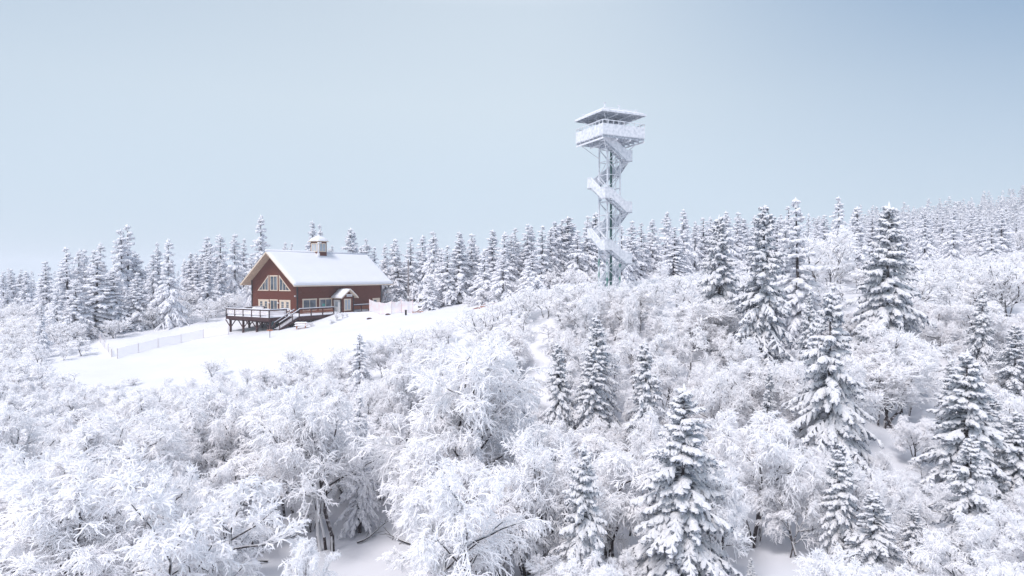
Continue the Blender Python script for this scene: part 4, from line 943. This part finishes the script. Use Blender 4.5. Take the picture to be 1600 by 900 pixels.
fallen(556, 36.5, 2.2, 0.4, 'dark fallen branch at the left side of the snow hollow', 1); fallen(640, 36, 2.0, 2.6, 'dark fallen branch at the right side of the snow hollow', 2); fallen(415, 33.5, 2.4, 2.9, 'dark fallen branch below the frosted tree left of the snow hollow', 3)

# ================================================================ TREES
def lerp_tab(tab):
    xs = [a for a, b_ in tab]; ys = [b_ for a, b_ in tab]
    return lambda v: float(np.interp(v, xs, ys))

# --- named spruces near and middle
SP = [
 (1065, 600, 27.5, 165, 'large heavily snow laden spruce cut by the bottom frame edge, centre right', 0),
 (908, 688, 27, 96, 'narrow spruce thickly plastered white at the bottom, left of the large foreground spruce', 0),
 (1297, 447, 40, 128, 'tall broad spruce with drooping snowy boughs in the middle of the right slope', 2),
 (1316, 690, 31, 86, 'slim white spruce standing directly before the foot of the tall right slope spruce', 0),
 (1370, 768, 29, 104, 'round topped spruce bowed by snow at the bottom right', 2),
 (1512, 545, 37, 132, 'broad layered spruce near the right frame edge behind a smaller white one', 0),
 (1521, 680, 31.5, 104, 'dense white spruce in front of the broad layered spruce near the right edge', 2),
 (1556, 618, 41, 86, 'darker green spruce squeezed between the two spruces at the right edge', 3),
 (1597, 640, 36, 90, 'snowy spruce cut by the right frame edge halfway down', 1),
 (1588, 508, 50, 78, 'dark layered spruce at the right frame edge above the others', 3),
 (1532, 450, 55, 52, 'small slim spruce standing alone among pale brush at right', 1),
 (1385, 315, 57, 118, 'tall wide spruce with dark gaps breaking the skyline right of centre', 0),
 (1190, 320, 53, 112, 'tall leaning spruce with bare dark trunk foot right of the tower', 3),
 (1125, 335, 59, 84, 'full spruce just left of the leaning spruce with bare trunk foot', 0),
 (1250, 308, 62, 82, 'tall spruce with a narrow top just right of the leaning spruce', 1),
 (1228, 340, 65, 60, 'shorter spruce tucked behind the narrow topped tall spruce', 2),
 (1310, 306, 84, 46, 'slender pale spruce top rising above the ridge between two darker ones', 2),
 (1338, 322, 80, 52, 'compact conical spruce on the ridge left of the wide dark spruce', 3),
 (1262, 452, 50, 40, 'little white spruce tip left of the tall right slope spruce', 0),
 (933, 492, 48, 78, 'taller spruce of the tight pair below the tower', 1),
 (925, 540, 45.5, 70, 'lower spruce in front of the tight pair below the tower', 0),
 (878, 533, 46, 68, 'slim pointed spruce left of the tight pair below the tower', 1),
 (1014, 530, 43, 84, 'drooping spruce with hanging boughs right of the tight pair', 1),
 (805, 556, 50, 62, 'darker spruce half hidden behind the big frosted crown', 3),
 (560, 520, 61, 50, 'faint pale spruce rising from the frosted brush below the lodge', 0),
 (1195, 574, 42, 44, 'small spruce tip among frosted branches right of the drooping spruce', 2),
 (1177, 874, 26, 26, 'tiny white spruce tip at the very bottom of the frame', 0),
 (1432, 792, 30.5, 56, 'small spruce leaning over the snow gap at bottom right', 2),
 (1490, 560, 46, 50, 'half hidden spruce left of the broad layered spruce at right', 1),
 (560, 610, 38, 58, 'dark spruce almost swallowed by frosted branches left of centre', 3),
 (150, 402, 104, 72, 'massive dark spruce at the front of the left forest edge', 1),
 (118, 436, 101, 60, 'bushy spruce at the lower left of the massive dark spruce', 0),
 (178, 420, 106, 55, 'dark spruce right behind the massive one at the left forest edge', 3),
 (215, 425, 108, 50, 'shadowy spruce beneath the tallest left skyline spruce', 4),
 (264, 372, 109, 52, 'bright snowy spruce standing apart at the edge of the left forest', 0),
 (88, 455, 100, 42, 'low spruce at the foot of the left forest', 2),
 (65, 474, 90, 26, 'small spruce in the far left brush', 1),
 (786, 398, 101, 56, 'broad spruce in front of the forest wall midway between lodge and tower', 2),
 (757, 388, 104, 48, 'spruce at the forest wall left of the broad one midway to the tower', 0),
 (832, 392, 98, 54, 'rounded snow heaped spruce at the forest wall left of the tower', 2),
 (672, 430, 108, 38, 'dark based spruce just right of the parked van', 4),
 (622, 398, 129, 42, 'snowy spruce at the right end of the lodge roof', 3),
]
for (px, top, D, w_, lb, k) in SP: spruce(px, top, D, w_, lb, k, group='spruces that stand out singly', near=(False if px == 560 else None))

# --- skyline spruces, counted from landmarks
ORD = 'first second third fourth fifth sixth seventh eighth ninth tenth eleventh twelfth thirteenth fourteenth fifteenth sixteenth seventeenth eighteenth nineteenth'.split()
for tens, tenth in (('twenty', 'twentieth'), ('thirty', 'thirtieth'), ('forty', 'fortieth'), ('fifty', 'fiftieth'), ('sixty', 'sixtieth')): ORD += [tenth] + [tens + '-' + o_ for o_ in ORD[:9]]
def sky_row(lst, phrase, group, Df):
    for i, (px, top, w_) in enumerate(sorted(lst)):
        hh = 'tall' if w_ > 44 else ('slim' if w_ < 32 else 'snowy')
        spruce(px, top, Df(px, i), w_ * (1.0 + 0.35 * ((i * 53) % 7) / 6), '%s spruce, %s %s' % (hh, ORD[i], phrase), None, group)
left = [(5, 423, 30), (19, 420, 30), (31, 427, 34), (42, 423, 28), (73, 407, 40), (106, 385, 38), (118, 388, 40), (134, 388, 38), (146, 390, 36), (156, 378, 44), (190, 357, 48), (200, 350, 50), (219, 394, 38), (238, 396, 34), (248, 378, 34), (298, 394, 30), (308, 394, 28), (319, 369, 38), (330, 378, 34), (345, 365, 42), (367, 364, 40), (381, 372, 34)]
sky_row(left, 'on the skyline from the left frame edge', 'skyline spruces left of the lodge', lambda px, i: 132 + (i * 37 % 5) * 2.5 if px < 60 or px > 280 else 112 + (i * 37 % 5) * 1.5)
sky_row([(408, 335, 50), (489, 344, 30), (501, 349, 28), (446, 377, 24), (456, 379, 20), (518, 382, 18), (545, 355, 40), (554, 361, 34), (573, 372, 34), (585, 385, 26)], 'showing above the lodge roof from its left', 'spruces behind the lodge roof', lambda px, i: 138 + (i * 29 % 4) * 2)
mid = [(602, 380, 34), (614, 372, 40), (642, 371, 36), (661, 367, 38), (678, 360, 44), (699, 383, 34), (717, 361, 42), (723, 370, 34), (737, 364, 40), (767, 358, 46), (788, 361, 38), (799, 366, 34), (806, 356, 34), (821, 349, 42), (832, 351, 38), (847, 352, 36), (860, 356, 40), (869, 345, 42), (877, 342, 42), (887, 338, 50), (902, 359, 40), (917, 336, 40), (930, 331, 42)]
sky_row(mid, 'on the skyline from lodge to tower', 'skyline spruces between lodge and tower', lambda px, i: (128 if px < 665 else 115) + (i * 31 % 5) * 2 - (px - 600) * 0.045)
rgt = [(972, 352, 36), (985, 344, 38), (1002, 348, 38), (1020, 342, 34), (1038, 330, 40), (1053, 355, 34), (1068, 326, 36), (1085, 345, 34), (1100, 340, 38), (1114, 345, 34), (1135, 329, 38), (1150, 331, 36), (1163, 341, 34), (1176, 336, 32), (1215, 339, 36), (1232, 322, 38), (1276, 341, 30), (1287, 335, 32), (1362, 336, 30), (1400, 325, 34)]
sky_row(rgt, 'on the skyline right of the tower', 'skyline spruces right of the tower', lambda px, i: 92 + (i * 31 % 5) * 3 + (px - 960) * 0.03)

# --- second rows of spruces that fill in behind
sk = lerp_tab([(-100, 432), (0, 430), (60, 418), (120, 400), (200, 380), (260, 395), (300, 404), (350, 384), (400, 388), (480, 398), (560, 386), (600, 390), (640, 385), (700, 385), (760, 375), (820, 366), (880, 356), (940, 352), (1000, 355), (1060, 342), (1130, 342), (1200, 338), (1250, 334), (1310, 334), (1380, 338), (1450, 333), (1520, 321), (1600, 311), (1700, 300)])
rng = np.random.default_rng(77)
def scatter(n, pxr, Dr, minsep, ok=lambda px, D: True, tries=60):
    pts = []
    for _ in range(n * tries):
        if len(pts) >= n: break
        px = rng.uniform(*pxr); D = math.sqrt(rng.uniform(Dr[0] ** 2, Dr[1] ** 2)); x = (px - 800) / F * D
        if not ok(px, D): continue
        if all((x - q[2]) ** 2 + (D - q[1]) ** 2 > minsep ** 2 for q in pts): pts.append((px, D, x))
    return pts
for px, D, x in scatter(46, (-60, 400), (118, 175), 4.2): spruce(px, sk(px) + rng.uniform(-2, 34), D, rng.uniform(26, 40) * 120 / D, 'crowded snowy spruce in the depth of the forest left of the lodge', None, 'forest depth left of the lodge')
for px, D, x in scatter(52, (560, 960), (112, 165), 3.8, lambda p, d: p > 668 or d > 130): spruce(px, sk(px) + rng.uniform(-3, 36), D, rng.uniform(28, 42) * 118 / D, 'crowded snowy spruce in the forest wall between lodge and tower', None, 'forest wall between lodge and tower')
for px, D, x in scatter(46, (960, 1420), (96, 160), 4.0): spruce(px, sk(px) + rng.uniform(-4, 45), D, rng.uniform(28, 44) * 105 / D, 'crowded snowy spruce on the ridge right of the tower', None, 'ridge forest right of the tower')
# nearer small spruces over the right hill, then the mass behind
for px, D, x in scatter(105, (1370, 1700), (84, 160), 3.4): spruce(px, HZ - (hz(x, D) + rng.uniform(5.0, 8.2)) / D * F, D, rng.uniform(2.4, 3.6) / D * F, 'young snowy spruce on the wooded hill at the upper right', None, 'young spruces on the upper right hill')
NV, NQ, NM = [], [], []; off = 0; far_src = []
SPX = [make_spruce(61 + k, R=(1.9, 1.5, 2.2)[k], nb=44, nsub=3, fr=0.24, needles=1, S=3, K=3, dark=-0.2, inner=0.8, ragged=0.38, full=1.5) for k in range(3)]
for S_ in SPX:
    a = np.empty(len(S_[1].vertices) * 3, np.float32); S_[1].vertices.foreach_get('co', a); a = a.reshape(-1, 3)
    RAD[S_[1].name] = (float(np.percentile(np.hypot(a[:, 0], a[:, 1]), 97)), float(a[:, 2].max()))
for tr, crn in SPX:
    me = crn; n = len(me.vertices); a = np.empty(n * 3, np.float32); me.vertices.foreach_get('co', a); q = np.empty(len(me.polygons) * 4, np.int32)
    me.loops.foreach_get('vertex_index', q) if len(me.loops) == len(q) else None
    mi = np.empty(len(me.polygons), np.int32); me.polygons.foreach_get('material_index', mi); far_src.append((a.reshape(-1, 3), q.reshape(-1, 4), mi, RAD[crn.name]))
for px, D, x in scatter(440, (1330, 1760), (148, 300), 3.9, tries=25) + scatter(40, (-120, 400), (180, 240), 6, tries=20) + scatter(80, (960, 1400), (165, 230), 4.5, tries=20):
    V, Q, mi, (r0, h0) = far_src[rng.integers(3)]; cl = 0.5 + 0.5 * math.sin(x * 0.11 + 2 * math.sin(D * 0.05)) * math.sin(D * 0.09 + x * 0.03); h = rng.uniform(4.5, 8.0) + 5.5 * cl * rng.random(); r = h * rng.uniform(0.16, 0.26); z = hz(x, D)
    keep = rng.random(len(Q)) < (0.95 if D < 210 else 0.7); a = rng.random() * 6.28; ca, sa_ = math.cos(a), math.sin(a)
    Vt = np.stack([(V[:, 0] * ca - V[:, 1] * sa_) * r / r0 + x, (V[:, 0] * sa_ + V[:, 1] * ca) * r / r0 + D, V[:, 2] * h / h0 + z], 1)
    NV.append(Vt); NQ.append(Q + off); NM.append(mi); off += len(Vt)
fs_ = new_obj('distant_spruce_forest', np_mesh('distant_spruce_forest', np.concatenate(NV), np.concatenate(NQ), [M['treesnow'], M['needlefrost']], np.concatenate(NM)))
tag(fs_, 'dense mass of small snowy spruces covering the far hills', 'forest', kind='stuff')

# --- frosted bare trees placed singly
FR = [
 (715, 522, 36, 270, 'largest frosted bare tree, its white crown filling the centre below the snowfield', 7),
 (512, 596, 35.5, 215, 'wide frosted tree left of centre with dark stems above the snow hollow', 7),
 (690, 668, 32, 175, 'frosted tree with dark crooked limb in front of the largest crown', 8),
 (775, 715, 28.5, 210, 'low wide frosted tree with dark stems at bottom centre', 8),
 (1175, 640, 34, 175, 'frosted tree with feathery branches right of the large foreground spruce', 8),
 (1240, 720, 32, 130, 'frosted tree sweeping right over the snow hollow at lower right', 4),
 (1412, 505, 50, 185, 'round pale frosted tree on the right slope below the wide dark spruce', 0),
 (1575, 398, 64, 120, 'rounded frosted tree near the right edge under the hill forest', 2),
 (1288, 352, 74, 110, 'dense rounded frosted tree on the ridge between two tall spruces', 0),
 (1092, 462, 58, 150, 'wide frosted thicket tree right of the tower foot', 2),
 (70, 690, 27, 230, 'thickly rimed tree filling the bottom left corner', 0),
 (215, 722, 25, 200, 'rimed tree with forked dark twigs near the bottom left', 2),
 (25, 632, 36, 160, 'frosted tree at the left edge above the corner thicket', 1),
 (290, 690, 33, 170, 'frosted tree left of the snow hollow in the lower left', 4),
 (455, 838, 22, 120, 'low rimed bush with upright twigs at the bottom edge left of centre', 1),
 (1335, 850, 22.5, 170, 'frosted bush spreading across the bottom edge below the slim white spruce', 2),
 (1500, 800, 26, 140, 'drooping frosted tree at the bottom below the dense white spruce', 4),
 (1592, 790, 27, 120, 'frosted tree in the bottom right corner', 0),
 (860, 640, 37, 130, 'frosted tree between the big centre crown and the narrow white spruce', 4),
 (985, 640, 36, 110, 'frosted tree behind the narrow white spruce near bottom centre', 1),
 (1120, 560, 44, 130, 'frosted tree between the drooping spruce and the tall right slope spruce', 0),
 (400, 600, 46, 150, 'frosted tree rising at the lower edge of the snowfield', 4),
 (640, 560, 48, 130, 'frosted tree behind the left shoulder of the largest crown', 1),
 (1440, 420, 66, 120, 'frosted tree right of the wide dark skyline spruce', 4),
]
for (px, top, D, w_, lb, k) in FR: frosted(px, top, D, w_, lb, k, 'frosted bare trees that stand out singly')
placed = [((px - 800) / F * D, D, w_ / F * D / 2) for (px, top, D, w_, lb, k) in FR + SP]

def clear(px, D, r=1.0):
    x = (px - 800) / F * D
    return all((x - a) ** 2 + (D - b_) ** 2 > (r + 0.45 * c_) ** 2 for a, b_, c_ in placed)
def guard(px, D, w_, top):
    """keep filler growth from standing in front of the singly placed spruces"""
    for (sx, st, sD, sw, lb, k) in SP[:30]:
        if D < sD and abs(px - sx) < sw * 0.42 + w_ * 0.46:
            base = HZ - hz((sx - 800) / F * sD, sD) / sD * F
            top = max(top, st + (0.86 if sD < 30 else 0.68) * (min(base, 900) - st))
    return top
def fill(px, D, h, wf, *a, **k):
    z = hz((px - 800) / F * D, D); top = HZ - (z + h) / D * F; g = guard(px, D, h * wf / D * F, top)
    if g > top:
        h = -(g - HZ) / F * D - z
        if h < 1.3: return
        top = g
    frosted(px, top, D, h * wf / D * F, *a, **k)
env = {
 1: lerp_tab([(0, 660), (150, 650), (300, 660), (450, 650), (600, 640), (800, 640), (900, 660), (1000, 650), (1100, 640), (1250, 680), (1400, 740), (1600, 740)]),
 2: lerp_tab([(0, 590), (150, 612), (300, 600), (450, 585), (560, 560), (650, 535), (740, 520), (860, 512), (1000, 500), (1100, 490), (1200, 540), (1300, 560), (1400, 540), (1500, 530), (1600, 500)]),
 3: lerp_tab([(0, 558), (60, 565), (150, 600), (300, 590), (450, 560), (520, 536), (600, 524), (700, 500), (760, 478), (830, 450), (900, 440), (1000, 438), (1080, 425), (1200, 430), (1300, 390), (1400, 410), (1600, 390)]),
}
def gap(px, D):
    py = HZ - hz((px - 800) / F * D, D) / D * F
    if 490 < px < 672 and D < 37.5: return True
    if 340 < px < 500 and D < 34: return True
    if 1140 < px < 1330 and D < 36: return True
    return False
for px, D, x in scatter(66, (-60, 1660), (23, 40), 2.8, lambda p, d: clear(p, d, 0.9) and not gap(p, d)):
    e1 = env[1](px); z = hz(x, D); hm = (HZ - e1) / F * D - z; h = min(hm, rng.uniform(4.2, 8.0)) if hm > 2 else 2.2
    reg = 'left' if px < 500 else ('centre' if px < 1000 else 'right')
    fill(px, D, h, rng.uniform(0.65, 1.15), 'frosted bare tree in the close thicket along the bottom, %s third' % reg, None, 'close frosted thicket, %s' % reg)
for px, D, x in scatter(128, (-60, 1660), (40, 60), 2.55, lambda p, d: clear(p, d, 0.7) and not gap(p, d)):
    e1 = env[2](px); z = hz(x, D); hm = (HZ - e1) / F * D - z; h = min(hm, rng.uniform(3.6, 7.4)) if hm > 1.6 else 1.6
    reg = 'below the snowfield' if px < 560 else ('on the slope below the tower' if px < 1130 else 'on the right slope')
    fill(px, D, h, rng.uniform(0.6, 1.1), 'pale frosted tree %s' % reg, None, 'frosted trees %s' % reg)
def ok3(p, d):
    if not clear(p, d, 0.5): return False
    if p < 70: return d < 100 - p * 0.2
    if p < 470: return d < 67 and not (120 < p < 330 and d > 63)
    if p < 700: return d < 78 - (700 - p) * 0.03
    x = (p - 800) / F * d
    if (x - TC.x) ** 2 + (d - TC.y) ** 2 < 2.7 ** 2: return False
    return d < (90 if p < 860 else 88) and not (700 < p < 840 and d > 84)
for px, D, x in scatter(250, (-80, 1680), (58, 92), 2.0, ok3):
    e1 = env[3](px); z = hz(x, D); hm = (HZ - e1) / F * D - z; h = float(np.clip(min(hm, rng.uniform(2.2, 4.8)), 1.1, 6))
    reg = 'at the edge of the snowfield' if px < 700 else ('around the tower foot' if px < 1100 else 'high on the right slope')
    fill(px, D, h, rng.uniform(0.9, 1.4), 'low frosted shrub %s' % reg, None, 'frosted shrubs %s' % reg, name='frosted_shrub' if px < 1080 else 'frosted_tree')  # low shrubs on the right slope carry the tree name
for px, D, x in scatter(84, (-40, 385), (95, 128), 2.3, lambda p, d: (HZ - hz((p - 800) / F * d, d) / d * F) < 556 - max(0, p - 60) * 0.20):
    h = rng.uniform(2.0, 4.2); z = hz(x, D)
    frosted(px, HZ - (z + h) / D * F, D, h * rng.uniform(1.0, 1.5) / D * F, 'pale frosted shrub along the foot of the left forest', None, 'frosted shrubs at the left forest foot', 'frosted_shrub')
for px, D, x in scatter(34, (-80, 150), (80, 100), 2.3, lambda p, d: d < 92 or p < 120 - (100 - d) * 2):
    if hz(x, D) / D * -F + HZ > 585 - max(0, px - 20) * 0.25: continue
    h = rng.uniform(1.6, 3.4); z = hz(x, D)
    frosted(px, HZ - (z + h) / D * F, D, h * rng.uniform(1.0, 1.5) / D * F, 'pale frosted shrub in the far left brush', None, 'frosted shrubs at the left forest foot', 'frosted_shrub')
for px, D, x in scatter(26, (655, 940), (86, 104), 2.6, lambda p, d: d > 99 - (p - 800) * 0.05):
    h = rng.uniform(1.3, 3.0); z = hz(x, D)
    frosted(px, HZ - (z + h) / D * F, D, h * rng.uniform(1.0, 1.4) / D * F, 'frosted shrub at the foot of the forest wall left of the tower', None, 'frosted shrubs below the forest wall', 'frosted_shrub')
for px, D, x in scatter(34, (960, 1680), (88, 150), 3.4):
    h = rng.uniform(2.0, 4.2); z = hz(x, D)
    frosted(px, HZ - (z + h) / D * F, D, h * rng.uniform(0.9, 1.3) / D * F, 'frosted shrub among the spruces on the ridge right of the tower', None, 'frosted shrubs on the right ridge', 'frosted_shrub')
for px, top, D, w_ in ((905, 440, 64, 60), (925, 446, 62.5, 50), (948, 441, 64, 56), (968, 446, 62, 46), (985, 440, 65, 56), (1005, 442, 64, 60), (938, 452, 60, 44), (915, 458, 58, 50), (975, 458, 58, 50), (885, 446, 64, 50), (1025, 440, 66, 54), (958, 450, 66.5, 34)):
    frosted(px, top, D, w_, 'frosted shrub hiding the foot of the lookout tower', None, 'frosted shrubs around the tower foot', 'frosted_shrub')
# snowed-in saplings by the side deck and in the open
for px, top, D, w_, lb in ((526, 488, 99.5, 14, 'snow caked sapling in front of the lodge porch'), (535, 487, 100.5, 9, 'thin snow caked stem left of the porch window'), (542, 489, 101, 6, 'thin snow caked stem under the porch window'), (518, 500, 98.5, 14, 'low snowy bush under the side deck'), (486, 506, 97.8, 12, 'small snowy bush behind the orange picnic table'),
                          (205, 590, 72, 34, 'thin frosted sapling standing alone on the snowfield edge'), (330, 560, 72, 42, 'sparse frosted sapling in the snowfield below the deck'), (455, 545, 72, 36, 'sparse frosted sapling on the snow below the trail sign')):
    frosted(px, top, D, w_, lb, 2, 'snow caked saplings', 'frosted_shrub')

# ================================================================ HAZE

# ---- every filler tree is named by its order of closeness to a landmark that can be found in the picture
LMK = [(px, top, D, sh) for (px, top, D, sh) in (
 (1065, 720, 27.5, 'large foreground spruce'), (908, 780, 27, 'narrow white foreground spruce'), (1297, 600, 40, 'tall right slope spruce'), (1370, 830, 29, 'bowed round topped spruce'),
 (1515, 680, 34, 'broad layered spruce at right'), (1590, 560, 50, 'dark spruce at the right edge'), (1532, 500, 55, 'small slim spruce at right'), (1385, 400, 57, 'wide dark skyline spruce'),
 (1190, 430, 53, 'leaning spruce with bare trunk foot'), (929, 570, 47, 'tight spruce pair below the tower'), (878, 590, 46, 'slim spruce left of the tight pair'), (1014, 600, 43, 'drooping spruce'),
 (715, 620, 36, 'largest frosted crown'), (512, 700, 35, 'wide frosted tree left of centre'), (70, 780, 27, 'rimed bottom left corner tree'), (290, 740, 33, 'frosted tree left of the snow hollow'),
 (597, 850, 34, 'snow hollow at the bottom'), (1240, 860, 32, 'snow hollow at lower right'), (490, 430, 110, 'lodge'), (952, 400, 69, 'lookout tower'), (661, 478, 116, 'van'), (638, 430, 112, 'utility pole'),
 (421, 530, 92, 'trail sign'), (215, 540, 92, 'long netting fence'), (150, 470, 104, 'massive dark spruce at left'), (264, 430, 109, 'bright spruce beside the left forest'), (768, 484, 92, 'scattered red planks'),
 (1412, 570, 50, 'round pale frosted tree'), (1288, 390, 74, 'rounded frosted tree on the ridge'), (1575, 440, 64, 'rounded frosted tree at the right edge'), (786, 430, 101, 'broad spruce midway to the tower'), (560, 560, 61, 'faint pale spruce below the lodge'), (65, 490, 90, 'small spruce in the far left brush'), (20, 440, 132, 'low skyline spruces by the left edge'))]
FILLER = ('crowded ', 'young snowy', 'frosted bare tree in the close', 'pale frosted', 'low frosted', 'frosted shrub')
buckets = {}
for e, px, py, D, lb, cat in GROWN:
    if not lb.startswith(FILLER): continue
    best = min(LMK, key=lambda m: math.hypot(px - m[0], (py - m[1]) * 1.3) + abs(D - m[2]) * 1.2)
    dx, dy = px - best[0], py - best[1]
    if abs(dx) > abs(dy) * 0.8: rel = 'left of' if dx < 0 else 'right of'
    else: rel = 'behind' if D > best[2] else 'in front of'
    kind = 'snowy spruce' if e.name.startswith('spruce') else ('frosted shrub' if 'shrub' in e.name else 'frosted tree')
    buckets.setdefault((best[3], rel, kind), []).append((math.hypot(dx, dy), e))
for (lm, rel, kind), lst in buckets.items():
    lst.sort(key=lambda q: q[0]); n = len(lst)
    hs = [q[1].scale.z for q in lst]
    for i, (d, e) in enumerate(lst):
        o_ = 'closest' if i == 0 else ('%s closest' % ORD[i] if i < len(ORD) else 'outlying')
        e['label'] = ('%s %s %s the %s' % (o_, kind, rel, lm)).replace('  ', ' ')

# ================================================================ HAZE
zlow = float(gzv.min()) - 1.2
m = MB(); m.box((-1320, -620, zlow), (1320, 1820, 40.0))
hm = bpy.data.materials.new('haze'); hm.use_nodes = True; t = hm.node_tree; t.nodes.clear()
o = t.nodes.new('ShaderNodeOutputMaterial'); pv = t.nodes.new('ShaderNodeVolumePrincipled')
pv.inputs['Color'].default_value = (0.95, 0.965, 1.0, 1); pv.inputs['Density'].default_value = 0.0005; pv.inputs['Anisotropy'].default_value = 0.2
t.links.new(pv.outputs[0], o.inputs['Volume'])
hz_o = m.build('haze', hm); tag(hz_o, kind='stuff', label='thin frosty haze in the cold air')
